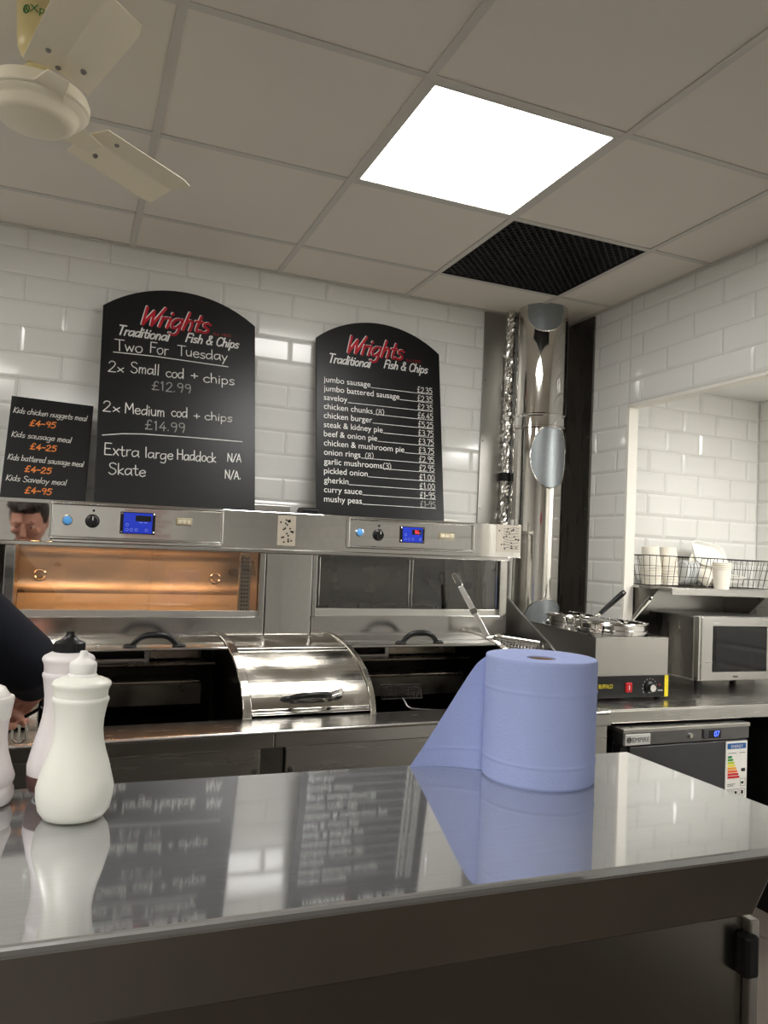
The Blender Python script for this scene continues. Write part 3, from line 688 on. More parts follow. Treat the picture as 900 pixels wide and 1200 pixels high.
# control panels
def knob(x, z, par):
    m = MB(); m.lathe([(0, -.024), (.013, -.024), (.0155, -.021), (.018, -.006), (.0225, -.003), (.0225, 0)], (x, YH-.006, z), 28, axis='y'); k = rb(m, 'knob', BLACK, par, smooth=True)
    m = MB(); m.box(x-.0012, x+.0012, YH-.0315, YH-.030, z+.002, z+.014); rb(m, 'pointer', WHITEP, k)
    m = MB()
    for i in range(11):
        a = R(-45+i*27); m.box(x+.0205*math.cos(a)-.001, x+.0205*math.cos(a)+.001, YH-.0095, YH-.0085, z+.0205*math.sin(a)-.001, z+.0205*math.sin(a)+.001)
    rb(m, 'dial_marks', WHITEP, k)
def control(x0, x1, z0, z1, btn, kn, dp, sw, red):
    p = rb(MB().box(x0, x1, YH-.006, YH+.001, z0, z1), 'control_panel', STEELP, bevel=.001)
    m = MB(); r = .006
    for a, b in (((x0, z0), (x1, z0)), ((x1, z0), (x1, z1)), ((x1, z1), (x0, z1)), ((x0, z1), (x0, z0))):
        m.tube([(a[0], YH-.008, a[1]), (b[0], YH-.008, b[1])], r, 10)
    rb(m, 'border_rail', STEEL, p, smooth=True)
    m = MB(); m.lathe([(0, -.009), (.010, -.0085), (.013, -.006), (.0135, 0)], (btn[0], YH-.006, btn[1]), 24, axis='y'); rb(m, 'button', BLUEB, p, smooth=True)
    m = MB(); m.lathe([(.0135, -.004), (.016, -.003), (.0165, 0)], (btn[0], YH-.006, btn[1]), 24, axis='y'); rb(m, 'button_ring', STEELP, p, smooth=True)
    knob(kn[0], kn[1], p)
    m = MB(); m.lathe([(0, -.003), (.004, -.003), (.004, 0)], (kn[0]+.002, YH-.006, kn[1]+.034), 14, axis='y'); rb(m, 'indicator', BLACK, p)
    a, b, c_, d = dp
    q = rb(MB().box(a, b, YH-.011, YH-.005, c_, d), 'display', BLACK, p, bevel=.001)
    rb(MB().box(a+.010, b-.010, YH-.012, YH-.0105, c_+.003, d-.003), 'blue_keypad', BLUE, q)
    rb(MB().box(a+.048, b-.014, YH-.0125, YH-.0115, d-.030, d-.011), 'screen', BLACK, q)
    m = MB()
    for (u, v) in ((.022, .030), (.022, .014), (.036, .014), (.052, .014), (.084, .014)):
        m.tube([(a+u+.0045*math.cos(k*.7854), YH-.0125, c_+v+.0045*math.sin(k*.7854)) for k in range(8)], .0006, 5, closed=True)
    m.box(a+.060, a+.072, YH-.0125, YH-.0118, c_+.038, c_+.040); m.box(a+.076, a+.086, YH-.0125, YH-.0118, c_+.038, c_+.040)
    rb(m, 'key_marks', mat('pale_blue_print', srgb(150, 170, 230), .5), q)
    m = MB()
    for (u, v) in ((a+.005, c_+.006), (b-.005, c_+.006), (a+.005, d-.006), (b-.005, d-.006)): m.lathe([(0, -.0015), (.003, 0)], (u, YH-.011, v), 8, axis='y')
    rb(m, 'display_screws', STEELP, q)
    if red:
        hand('digits', '94', LEDRED, q, -.5+a+.058, d-.0285, width=.020, cap=.015, pen=.0014, y=YH-.0128-3.2, jit=0, slant=.1)
    a, b, c_, d = sw
    s = rb(MB().box(a, b, YH-.012, YH-.004, c_, d), 'rocker_switch', mat('brass_bezel', (.62, .55, .40, 1), .35, 1), p, bevel=.002)
    m = MB()
    n = 3
    for i in range(n): m.box(a+.005+i*(b-a-.01)/n+.001, a+.005+(i+1)*(b-a-.01)/n-.001, YH-.017, YH-.011, c_+.006, d-.006)
    rb(m, 'rockers', IVORY, s, bevel=.002)
    return p
control(-.058, .489, 1.431, 1.543, (-.009, 1.488), (.067, 1.489), (.153, .265, 1.452, 1.525), (.333, .387, 1.487, 1.513), False)
control(.958, 1.486, 1.437, 1.542, (1.003, 1.493), (1.079, 1.486), (1.168, 1.271, 1.461, 1.523), (1.333, 1.402, 1.480, 1.507), True)
# perforated plates on the fascia
def perforated(x0, x1, z0, z1, n, m_, nm):
    p = rb(MB().box(x0, x1, YH-.003, YH+.001, z0, z1), nm, m_, bevel=.001)
    m = MB(); rnd = random.Random(3)
    for i in range(n):
        m.lathe([(0, 0), (.0034, 0)], (x0+.01+rnd.random()*(x1-x0-.02), YH-.0034, z0+.01+rnd.random()*(z1-z0-.02)), 10, axis='y')
    rb(m, 'holes', BLACKM, p)
    return p
perforated(.69, .757, 1.432, 1.540, 26, mat('beige_plate', srgb(186, 176, 160), .4), 'vent_plate')
pp = perforated(1.598, 1.712, 1.440, 1.550, 22, PALE, 'flow_diagram_plate')
m = MB()
for k in range(8):
    m.tube([(1.630+.009*i, YH-.004, 1.456+k*.0115+.0032*math.sin(i*.7+k*.6)) for i in range(9)], .0007, 4)
rb(m, 'diagram_lines', INK, pp)
rb(MB().box(.64, .86, 3.17, 3.19, 1.55, 1.60), 'rear_upstand', STEELB, bevel=.002)
rb(MB().box(1.50, 1.66, 3.17, 3.19, 1.55, 1.585), 'rear_upstand', STEELB, bevel=.002)

bx = thing('black_box', 'small black box on top of the range between the two tall menu boards', 'box', (.905, 3.12, 1.557))
MB().box(-.04, .035, -.04, .04, -.004, .035).build('body', BLACK, bx, local=True, bevel=.004)
MB().box(-.036, .031, -.036, .036, .035, .040).build('lid', BLACKM, bx, local=True, bevel=.002)

# ================================================================== menu boards
def board(name, label, O, W_, Hs, Ha, lean, roll_, cat='menu board'):
    t = thing(name, label, cat, O, (-lean, roll_, 0))
    if Ha > Hs:
        rad = ((W_/2)**2+(Ha-Hs)**2)/(2*(Ha-Hs)); cz = Ha-rad; a0 = math.asin(W_/2/rad)
        top = [(W_/2+rad*math.sin(a0-2*a0*i/32), cz+rad*math.cos(a0-2*a0*i/32)) for i in range(33)]
    else: top = [(W_, Hs), (0, Hs)]
    poly = [(0, 0), (W_, 0)]+top
    m = MB().prism([(x, 0, z) for x, z in poly], (0, .012, 0)); m.build('panel', BOARD, t, local=True, bevel=.0015)
    return t
def brand(t, dx=0):
    # painted heading: red brush script with a white edge
    hand('heading_edge', 'Wrights', WHITEP, t, .137+dx, .739, width=.27, cap=.078, pen=.0105, slant=.34, jit=.0, shift=(-.0035, .0025), y=-.0006)
    hand('heading', 'Wrights', RED, t, .137+dx, .739, width=.27, cap=.078, pen=.0108, slant=.34, jit=.0, y=-.0012)
    hand('heading', 'Traditional', WHITEP, t, .055+dx, .683, width=.196, cap=.040, pen=.0062, slant=.28, jit=.01)
    hand('heading', 'Fish & Chips', WHITEP, t, .314+dx, .690, width=.215, cap=.038, pen=.0060, slant=.28, jit=.01)
    printed('small_print', 'Est 1933', REDD, t, face_front(.428+dx, -.0012, .735), width=.07, cap=.013)
ln = math.atan2(3.222-3.045, 2.44-1.556)
b1 = board('menu_board', 'large arched black menu board headed Two For Tuesday', (.065, 3.045, 1.556), .60, .80, .908, ln, -.012)
brand(b1)
HW = lambda s, x, z, w, cap, m_=CHALK, pen=.0039, **k: hand('chalk_writing', s, m_, b1, x, z, width=w, cap=cap, pen=pen, **k)
HW('Two', .05, .617, .105, .047); HW('For', .178, .622, .075, .046); HW('Tuesday', .286, .627, .20, .044)
m = MB(); ribbon(m, [(.045, .607), (.2, .610), (.488, .603)], .0035, -.0012); m.build('chalk_rule', CHALK, b1, local=True, fix=False)
HW('2', .025, .525, .035, .044); HW('x', .06, .528, .028, .032)
HW('Small', .11, .531, .11, .044); HW('cod', .243, .529, .072, .042); HW('+', .338, .530, .034, .04); HW('chips', .388, .526, .128, .040)
HW('£12.99', .19, .470, .155, .036, CHALKG)
HW('2', .013, .362, .035, .042); HW('x', .05, .364, .03, .032); HW('Medium', .095, .362, .15, .042); HW('cod', .268, .367, .064, .040); HW('+', .352, .362, .03, .036); HW('chips', .396, .367, .112, .034)
HW('£14.99', .17, .305, .155, .036, CHALKG)
m = MB(); ribbon(m, [(.02, .266), (.09, .278), (.166, .284), (.35, .287), (.548, .287)], .0035, -.0012); m.build('chalk_rule', CHALK, b1, local=True, fix=False)
HW('Extra', .026, .190, .13, .044); HW('large', .175, .190, .105, .040); HW('Haddock', .293, .192, .152, .040); HW('N/A', .487, .202, .058, .032)
HW('Skate', .045, .116, .136, .044); HW('N/A.', .478, .130, .066, .034)

b2 = board('menu_board', 'arched black menu board listing sausages, pies and sauces with prices', (.935, 3.10, 1.562), .59, .79, .897, math.atan2(3.224-3.10, 2.44-1.56), -.012)
brand(b2, -.003)
ITEMS = ['jumbo sausage', 'jumbo battered sausage', 'saveloy', 'chicken chunks', 'chicken burger', 'steak & kidney pie', 'beef & onion pie', 'chicken & mushroom pie', 'onion rings', 'garlic mushrooms', 'pickled onion', 'gherkin', 'curry sauce', 'mushy peas']
PRICES = ['£2.35', '£2.35', '£2.35', '£6.45', '£5.25', '£3.75', '£3.75', '£3.75', '£2.95', '£2.95', '£1.00', '£1.00', '£1-95', '£1-95']
ref = None
for i, (s, pr) in enumerate(zip(ITEMS, PRICES)):
    z = .592-i*.0404
    if ref is None:
        o, w1 = printed('menu_item', ITEMS[1], WHITEP, b2, face_front(0, 0, 0), cap=.027); bpy.data.objects.remove(o, do_unlink=True); ref = .352/w1
    o, w1 = printed('menu_item', s, WHITEP, b2, face_front(.033, -.0012, z), cap=.027, squash=ref)
    xe = .036+w1
    if i in (3, 8, 9):
        nm = '(3)' if i == 9 else '(8)'
        hand('chalk_writing', nm, CHALK, b2, xe+(.012 if i == 3 else .018 if i == 8 else .0), z, width=.04, cap=.024, pen=.003)
    m = MB(); ribbon(m, [(xe, z-.001), (.550, z-.001)], .0022, -.0010); m.build('price_rule', WHITEP, b2, local=True, fix=False)
    hand('chalk_writing', pr, CHALKG if i == 13 else CHALK, b2, .473, z+.003, width=.076, cap=.026, pen=.0034)

b3 = board('menu_board', 'small square-topped black board of kids meals at the left edge', (-.248, 3.08, 1.560), .285, .392, 0, math.atan2(.09, .38), .022)
for i, (s, w_, p, x, z, px, pz) in enumerate((('Kids chicken nuggets meal', .255, '£4-95', .010, .326, .069, .283), ('Kids sausage meal', .205, '£4-25', .013, .232, .079, .191), ('Kids battered sausage meal', .258, '£4-25', .010, .143, .070, .103), ('Kids Saveloy meal', .203, '£4-95', .012, .064, .078, .023))):
    hand('chalk_writing', s, CHALK, b3, x, z, width=w_, cap=.022, pen=.0024, slant=.18)
    hand('chalk_writing', p, ORANGE, b3, px, pz, width=.09, cap=.022, pen=.0042, slant=.15)

# ================================================================== corner: cladding, flue, foil pipe
t = thing('wall_cladding', 'tall narrow stainless strip on the back wall left of the flue', 'cladding', (1.824, 3.243, 0))
MB().box(1.763, 1.885, 3.236, 3.2455, .95, 2.60).build('sheet', GREYST, t, bevel=.001)
m = MB()
for z in (2.27, 1.98, 1.66):
    for x in (1.775, 1.873): m.lathe([(0, -.002), (.004, -.0015), (.005, 0)], (x, 3.236, z), 10, axis='y')
m.build('rivets', STEELD, t)
t = thing('wall_cladding', 'tall dark stainless strip on the right wall, right of the flue', 'cladding', (2.24, 3.12, 0))
MB().box(2.235, 2.2455, 3.03, 3.232, .95, 2.597).build('sheet', STEELD, t, bevel=.001)
m = MB()
for z in (2.02, 1.68, 1.4): m.lathe([(0, -.002), (.004, -.0015), (.005, 0)], (2.235, 3.05, z), 10, axis='x')
m.build('rivets', STEELP, t)

FX, FY, FR = 2.01, 3.12, .121
fl = thing('flue_pipe', 'wide shiny metal flue pipe rising to the ceiling in the corner', 'flue', (FX, FY, .95))
def seg(z0, z1, r, nm, m_=FLUE):
    m = MB(); m.lathe([(r, z0), (r, z1)], (FX, FY, 0), 64); return m.build(nm, m_, fl, smooth=True)
seg(.95, 2.06, FR, 'lower_section'); seg(2.045, 2.63, FR-.004, 'upper_section')
m = MB(); m.lathe([(FR, 2.03), (FR+.007, 2.036), (FR+.007, 2.042), (FR+.003, 2.046), (FR+.003, 2.086), (FR+.007, 2.09), (FR+.007, 2.097), (FR-.004, 2.103)], (FX, FY, 0), 64); m.build('joint_band', STEELP, fl, smooth=True)
ph0 = math.atan2(-FY, -FX)
def patch(dphi, half, zc, hz, r):
    def pt(u, v, rr):
        a = v*2*math.pi
        return V(FX+rr*math.cos(ph0+R(dphi)+R(half)*u*math.cos(a)), FY+rr*math.sin(ph0+R(dphi)+R(half)*u*math.cos(a)), zc+hz*u*math.sin(a))
    m = MB(); m.grid(lambda u, v: pt(max(u, .001), v, r+.0025), 14, 48); p = m.build('oval_cover', GALV, fl, smooth=True)
    m = MB(); m.tube([pt(1, k/48, r+.002)+V(random.uniform(-1, 1), random.uniform(-1, 1), random.uniform(-1, 1))*.002 for k in range(48)], .0035, 6, closed=True)
    m.build('foil_edge', FOIL, p, smooth=True)
patch(7, 46, 2.585, .105, FR-.004); patch(30, 47, 1.902, .146, FR); patch(32, 50, 1.16, .095, FR)

fp = thing('foil_pipe', 'thin foil-wrapped pipe between the steel wall strip and the flue', 'pipe', (1.895, 3.222, .95))
rnd = random.Random(5)
def foil(z0, z1, nm):
    m = MB(); n = int((z1-z0)/.012); N = 18
    vs = []; 
    for i in range(n+1):
        for k in range(N):
            a = 2*math.pi*k/N; r = .021+rnd.uniform(-.004, .004)
            vs.append((1.895+r*math.cos(a), 3.221+r*math.sin(a), z0+(z1-z0)*i/n))
    m.add(vs, [(i*N+k, i*N+(k+1) % N, (i+1)*N+(k+1) % N, (i+1)*N+k) for i in range(n) for k in range(N)])
    m.build(nm, FOIL, fp)
foil(.95, 1.80, 'foil_wrap'); foil(1.83, 2.61, 'foil_wrap')
m = MB(); m.lathe([(.024, 1.795), (.027, 1.797), (.027, 1.833), (.024, 1.835)], (1.895, 3.221, 0), 20); m.build('clip', BLACKM, fp)
t = thing('conduit_pipe', 'pale vertical conduit at the right end of the range', 'pipe', (1.80, 2.985, 0))
MB().tube([(1.80, 2.985, 0), (1.80, 2.985, 1.60)], .009, 14).build('tube', mat('pale_conduit', srgb(190, 188, 180), .4), t, smooth=True)

# ================================================================== right-hand worktop, fridge, bain-marie, microwave
wt = thing('worktop', 'stainless steel worktop carrying the food warmer and microwave at the right', 'worktop', (2.4, 2.56, 0))
MB().box(1.72, 3.14, 2.235, 2.893, .912, .92).build('top', STEELH, wt, bevel=.002)
MB().box(1.72, 2.545, 2.235, 2.243, .872, .914).build('front_edge', STEELH, wt, bevel=.002)
MB().box(2.548, 3.14, 2.235, 2.243, .872, .914).build('front_edge', STEELH, wt, bevel=.002)
MB().box(1.765, 3.075, 2.862, 2.872, .10, .91).build('back_panel', mat('void_shade', srgb(26, 25, 24), .6), wt)  # added dark sheet, stands in for the shade under the worktop
MB().box(2.60, 2.612, 2.28, 2.86, .10, .91).build('shade_panel', mat('void_shade', srgb(26, 25, 24), .6), wt)  # second added sheet, its dark colour imitates the same shade
for x in (1.722, 3.08):
    for y in (2.25, 2.84): MB().box(x, x+.04, y, y+.04, 0, .913).build('leg', STEELB, wt, bevel=.003)
t = thing('splashback', 'grey steel sheet on the tiled wall behind the microwave', 'splashback', (2.72, 2.89, .92))
MB().box(2.30, 3.14, 2.886, 2.8935, .921, 1.312).build('sheet', STEELB, t, bevel=.001)

fr = thing('undercounter_fridge', 'dark grey undercounter fridge with a blue digital display, under the right-hand worktop', 'fridge', (1.79, 2.19, 0), (0, 0, R(1.6)))
FO = Matrix.Identity(4)
def fb(x0, x1, y0, y1, z0, z1): return MB().box(x0, x1, y0, y1, z0, z1)
fb(0, .59, .05, .60, .03, .848).build('cabinet', FRIDGE, fr, local=True, bevel=.003)
fb(-.002, .592, -.004, .60, .848, .862).build('top', STEELB, fr, local=True, bevel=.002)
fb(0, .59, 0, .05, .804, .848).build('control_strip', mat('fridge_control_strip', (.20, .195, .20, 1), .28, 1, noise=.1, nscale=4), fr, local=True, bevel=.002)
d = fb(.035, .59, .004, .048, .10, .800).build('door', FRIDGE, fr, local=True, bevel=.004)
fb(0, .033, .012, .05, .10, .800).build('hinge_side', BLACK, fr, local=True, bevel=.002)
fb(.02, .57, .02, .05, .03, .095).build('kick_plate', BLACKM, fr, local=True)
for x in (.05, .54):
    for y in (.08, .55): MB().lathe([(.018, 0), (.018, .03)], (x, y, 0), 16).build('foot', BLACK, fr, local=True)
pl = fb(.008, .118, -.004, .001, .806, .844).build('name_plate', mat('silver_plate', (.75, .74, .72, 1), .4, .4), fr, local=True, bevel=.002)
printed('lettering', 'EMPIRE', INK, pl, face_front(.038, -.0048, .8165), width=.074, cap=.017)
m = MB(); m.tube([(.024+.0085*math.cos(k*.4488), -.0048, .825+.0085*math.sin(k*.4488)) for k in range(14)], .0014, 5, closed=True)
m.box(.0165, .0315, -.0052, -.0045, .8238, .8262); m.box(.0185, .0295, -.0052, -.0045, .8285, .8300); m.box(.0185, .0295, -.0052, -.0045, .820, .8215)
m.build('emblem', INK, pl, local=True)
m = MB(); m.lathe([(0, -.012), (.008, -.012), (.009, -.006), (.009, 0)], (.298, 0, .828), 20, axis='y'); m.build('lock', STEELP, fr, local=True, smooth=True)
ds = fb(.362, .446, -.006, .002, .812, .846).build('display', mat('grey_bezel', srgb(70, 70, 74), .3), fr, local=True, bevel=.003)
fb(.386, .442, -.0075, -.005, .815, .843).build('screen', BLACK, ds, local=True)
hand('digits', '07', LEDBLUE, ds, .408, .821, width=.024, cap=.017, pen=.0026, y=-.0082, jit=0, slant=.12)
el = MB().box(.478, .584, .001, .0045, .585, .795).build('energy_label', PAPER, fr, local=True)
m = MB(); m.box(.485, .577, .0002, .0012, .768, .788); m.build('header_band', mat('label_blue', srgb(40, 96, 160), .6), el, local=True)
printed('header_print', 'ENERGY', PAPER, el, face_front(.503, -.0002, .772), width=.058, cap=.011)
for k, (c_, n_) in enumerate((((30, 130, 80), 'dark green'), ((70, 160, 70), 'green'), ((190, 205, 60), 'lime'), ((245, 225, 60), 'yellow'), ((240, 170, 50), 'amber'), ((235, 110, 45), 'orange'), ((215, 45, 40), 'red'), ((205, 35, 36), 'deep red'))):
    z = .735-k*.0105; w_ = .018+k*.0055
    m = MB(); m.prism([(.488, .0004, z), (.488+w_, .0004, z), (.488+w_+.004, .0004, z+.004), (.488+w_, .0004, z+.008), (.488, .0004, z+.008)], (0, .001, 0))
    m.build('rating_bar', mat('rating_'+n_.replace(' ', '_'), srgb(*c_), .6), el, local=True)
m = MB(); m.prism([(.553, .0004, .690), (.559, .0004, .684), (.575, .0004, .684), (.575, .0004, .696), (.559, .0004, .696)], (0, .001, 0)); m.build('rating_arrow', INK, el, local=True)
m = MB()
for a, b_, c_, d_ in ((.488, .53, .752, .7535), (.545, .575, .752, .7535), (.488, .525, .640, .6415), (.488, .518, .634, .6355)): m.box(a, b_, .0002, .001, c_, d_)
for a, z in ((.552, .632), (.486, .596), (.518, .596), (.550, .596)):
    for q in (((0, 0), (.024, 0)), ((.024, 0), (.024, .026)), ((.024, .026), (0, .026)), ((0, .026), (0, 0))):
        m.tube([(a+q[0][0], .0008, z+q[0][1]), (a+q[1][0], .0008, z+q[1][1])], .0006, 4)
m.box(.495, .500, .0002, .001, .602, .614); m.lathe([(0, 0), (.006, 0)], (.530, .0006, .609), 12, axis='y'); m.box(.557, .567, .0002, .001, .603, .616); m.box(.556, .568, .0002, .001, .640, .648)
m.build('label_print', INK, el, local=True)

# food warmer with two round pots
bm_ = thing('food_warmer', 'steel twin-pot food warmer with a black control strip on the worktop', 'food warmer', (1.98, 2.4, .92))
FLc, FRc, RLc, RRc = V(1.815, 2.385, 0), V(2.152, 2.385, 0), V(1.847, 2.89, 0), V(2.184, 2.89, 0)
def bq(z0f, z0r, z1f, z1r, g=0):
    c_ = (FLc+FRc+RLc+RRc)/4
    q = [p+(c_-p).normalized()*g for p in (FLc, FRc, RRc, RLc)]
    return [q[0]+V(0,0,z0f), q[1]+V(0,0,z0f), q[2]+V(0,0,z0r), q[3]+V(0,0,z0r), q[0]+V(0,0,z1f), q[1]+V(0,0,z1f), q[2]+V(0,0,z1r), q[3]+V(0,0,z1r)]
q_ = bq(.935, .935, 1.152, 1.165, .003)
MB().add(q_, [(0, 3, 2, 1), (0, 1, 5, 4), (1, 2, 6, 5), (2, 3, 7, 6), (3, 0, 4, 7)]).build('body', STEELB, bm_, solid=.004)
POTS = ((2.000, 2.530, .140), (1.985, 2.772, .114))
def top_plate():
    m = MB(); q = bq(.9, .9, 1.152, 1.165, -.004)[4:]; ym = 2.6645
    def zt(y): return 1.1525+(y-2.385)/(2.89-2.385)*.013
    def xl(y): return q[0].x+(q[3].x-q[0].x)*(y-q[0].y)/(q[3].y-q[0].y)
    for (cx, cy, r), (ya, yb) in zip(POTS, ((q[0].y, ym), (ym, q[3].y))):
        n = 48; inn, out = [], []
        for k in range(n):
            a = 2*math.pi*k/n; dx, dy = math.cos(a), math.sin(a); ts = []
            inn.append(V(cx+r*dx, cy+r*dy, zt(cy+r*dy)))
            if dy > 1e-6: ts.append((yb-cy)/dy)
            if dy < -1e-6: ts.append((ya-cy)/dy)
            w_ = q[1].x-q[0].x; sl = (q[3].x-q[0].x)/(q[3].y-q[0].y)
            for off in (0, w_):
                den = dx-sl*dy
                if abs(den) > 1e-6:
                    t_ = (xl(cy)+off-cx)/den
                    if t_ > 0: ts.append(t_)
            t_ = max(min(ts), r+.0005); out.append(V(cx+t_*dx, cy+t_*dy, zt(cy+t_*dy)))
        m.add(inn+out, [(k, (k+1) % n, n+(k+1) % n, n+k) for k in range(n)])
    return m.build('top', STEEL, bm_, solid=.004, fix=False)
top_plate()
cp = MB().box(1.817, 2.150, 2.379, 2.390, .930, 1.012).build('control_strip', BLACK, bm_, bevel=.002)
MB().box(2.132, 2.149, 2.3775, 2.3795, .931, 1.011).build('yellow_stripe', YELLOW, cp)
printed('lettering', 'BUFFALO', YELLOW, cp, face_front(1.828-1.98, 2.3782-2.4, .966-.92), width=.062, cap=.016)
s_ = MB().box(1.948, 1.977, 2.373, 2.381, .950, .986).build('rocker_switch', mat('red_switch', srgb(170, 26, 30), .3, emit=srgb(190, 20, 24), estr=.1), cp, bevel=.003)
MB().box(1.961, 1.964, 2.3722, 2.3735, .960, .976).build('mark', WHITEP, s_)
m = MB(); m.lathe([(0, -.020), (.014, -.020), (.016, -.010), (.023, -.006), (.024, 0)], (2.062, 2.380, .966), 28, axis='y'); k_ = m.build('knob', BLACK, cp, smooth=True)
m = MB(); m.lathe([(0, -.0225), (.0125, -.0225), (.0135, -.018)], (2.062, 2.380, .966), 24, axis='y'); m.build('knob_cap', mat('silver_cap', (.78, .77, .75, 1), .35, .8), k_, smooth=True)
m = MB()
for i in range(11):
    a = R(-30+i*24); r = .033; m.box(2.062+r*math.cos(a)-.0018, 2.062+r*math.cos(a)+.0018, 2.3782, 2.3795, .966+r*math.sin(a)-.0018*(.5+i*.12), .966+r*math.sin(a)+.0018*(.5+i*.12))
m.box(2.100, 2.124, 2.3782, 2.3795, .952, .957); m.build('dial_marks', mat('grey_print', srgb(150, 150, 150), .6), cp)
m = MB(); m.lathe([(0, -.001), (.006, 0)], (2.108, 2.379, .975), 12, axis='y'); m.build('lamp', mat('dim_red', srgb(110, 16, 18), .3), cp)
for x, y in ((1.83, 2.41), (2.13, 2.41), (1.86, 2.84), (2.16, 2.84)): MB().lathe([(0, .0), (.014, .0), (.016, .018)], (x, y, .92), 16).build('foot', BLACK, bm_)
def pot(cx, cy, z0, zr, r, label):
    p = thing('food_pot', label, 'pot', (cx, cy, z0))
    h_ = zr-z0
    MB().lathe([(r*.94, -.10), (r*.94, 0), (r*.98, .001), (r*.98, .008), (r*.93, .012), (r*.93, h_-.010), (r*.985, h_-.006), (r*1.0, h_-.002), (r*.99, h_), (r*.90, h_), (r*.88, h_-.006), (r*.87, -.10), (0, -.10)], (0, 0, 0), 56).build('bowl', STEELP, p, local=True, smooth=True)
    # lid with a notch for the ladle
    m = MB(); n = 44; a0, a1 = R(-62), R(250)
    m.grid(lambda u, v: V((.02+(r*.93-.02)*u)*math.cos(a0+(a1-a0)*v), (.02+(r*.93-.02)*u)*math.sin(a0+(a1-a0)*v), h_+.002+.008*(1-u*u)), 6, n)
    l = m.build('lid', STEELP, p, local=True, smooth=True, solid=.0015)
    return p
pot(1.985, 2.772, 1.168, 1.205, .112, 'round steel pot with the black-handled ladle, rear one in the food warmer')
pot(2.000, 2.530, 1.162, 1.200, .138, 'round steel pot with the all-steel ladle, front one in the food warmer')
def ladle(p0, p1, hm, label, black):
    p0, p1 = Vector(p0), Vector(p1); d = (p1-p0).normalized()
    t = thing('ladle', label, 'ladle', p0)
    e = p0-d*.13
    m = MB(); m.tube([e, p0+d*.03], .005, 10); m.build('shaft', STEELP, t, smooth=True)
    m = MB(); side = d.cross(V(0, 0, 1)).normalized(); nn = side.cross(d)
    path = [p0+d*.01, p0+d*.03, p1-d*.02, p1]
    rs = [.007, .0095, .0125, .010] if black else [.006, .008, .0105, .009]
    m.tube(path, rs, 12); hd = m.build('handle', hm, t, smooth=True)
    m = MB(); q = p1-d*.008-V(0, .0, 0)
    vdir = V(-.55, -.82, .1)
    m.tube([q+vdir*.010, q+vdir*.0135], .0055, 12); m.build('hang_hole', STEELP if black else BLACKM, hd, smooth=True)
    if black:
        m = MB(); m.tube([p0+d*.004, p0+d*.022], .0105, 12); m.build('collar', STEELP, hd, smooth=True)
    m = MB(); m.lathe([(0, -.028), (.018, -.024), (.028, -.010), (.030, 0), (.028, 0), (.026, -.009), (.017, -.022), (0, -.026)], e, 20); m.build('scoop', STEELP, t, smooth=True)
ladle((2.075, 2.735, 1.197), (2.182, 2.685, 1.312), BLACK, 'ladle with a black handle standing in the rear pot', True)
ladle((2.085, 2.535, 1.192), (2.192, 2.535, 1.296), STEELP, 'ladle with a bare steel handle standing in the front pot', False)

# microwave
mw = thing('microwave', 'stainless steel microwave with a dark glass door on the worktop', 'microwave', (2.41, 2.5, .92))
MB().box(2.41, 2.92, 2.525, 2.80, .962, 1.228).build('case', STEELB, mw, bevel=.004)
MB().box(2.408, 2.412, 2.53, 2.795, .970, 1.222).build('side_panel', STEELD, mw)
d = MB().box(2.424, 2.815, 2.497, 2.525, .964, 1.226).build('door', STEELH, mw, bevel=.004)
MB().box(2.485, 2.782, 2.494, 2.498, 1.000, 1.190).build('window_frame', mat('black_glass', srgb(14, 14, 15), .08), d, bevel=.006)
MB().box(2.497, 2.770, 2.4928, 2.4945, 1.012, 1.176).build('window_mesh', mat('grey_dark_glass', srgb(19, 19, 20), .1), d)
MB().box(2.598, 2.622, 2.4955, 2.4975, .978, .983).build('maker_mark', INK, d)
MB().box(2.412, 2.423, 2.500, 2.526, .964, 1.226).build('door_edge', STEEL, mw, bevel=.002)
MB().box(2.818, 2.92, 2.499, 2.525, .964, 1.226).build('control_panel', BLACK, mw, bevel=.003)
for x in (2.45, 2.88):
    for y in (2.54, 2.77): MB().lathe([(.014, .92), (.016, .963)], (x, y, 0), 14).build('foot', BLACK, mw)

# shelf above, with its gusset brackets
sh = thing('wall_shelf', 'steel wall shelf above the microwave, holding wire baskets', 'shelf', (2.72, 2.9, 1.338))
m = MB(); m.prism([(2.285, 2.884, 1.330), (2.285, 2.72, 1.330), (2.335, 2.58, 1.330), (3.14, 2.58, 1.330), (3.14, 2.884, 1.330)], (0, 0, .008)); m.build('board', STEELH, sh, bevel=.001)
MB().box(2.337, 3.14, 2.577, 2.583, 1.309, 1.338).build('front_lip', STEELH, sh, bevel=.0015)
for x in (2.30, 2.93):
    m = MB(); m.prism([(x, 2.884, 1.329), (x, 2.62, 1.329), (x, 2.66, 1.29), (x, 2.884, 1.10)], (.004, 0, 0)); m.build('bracket', STEELD, sh)

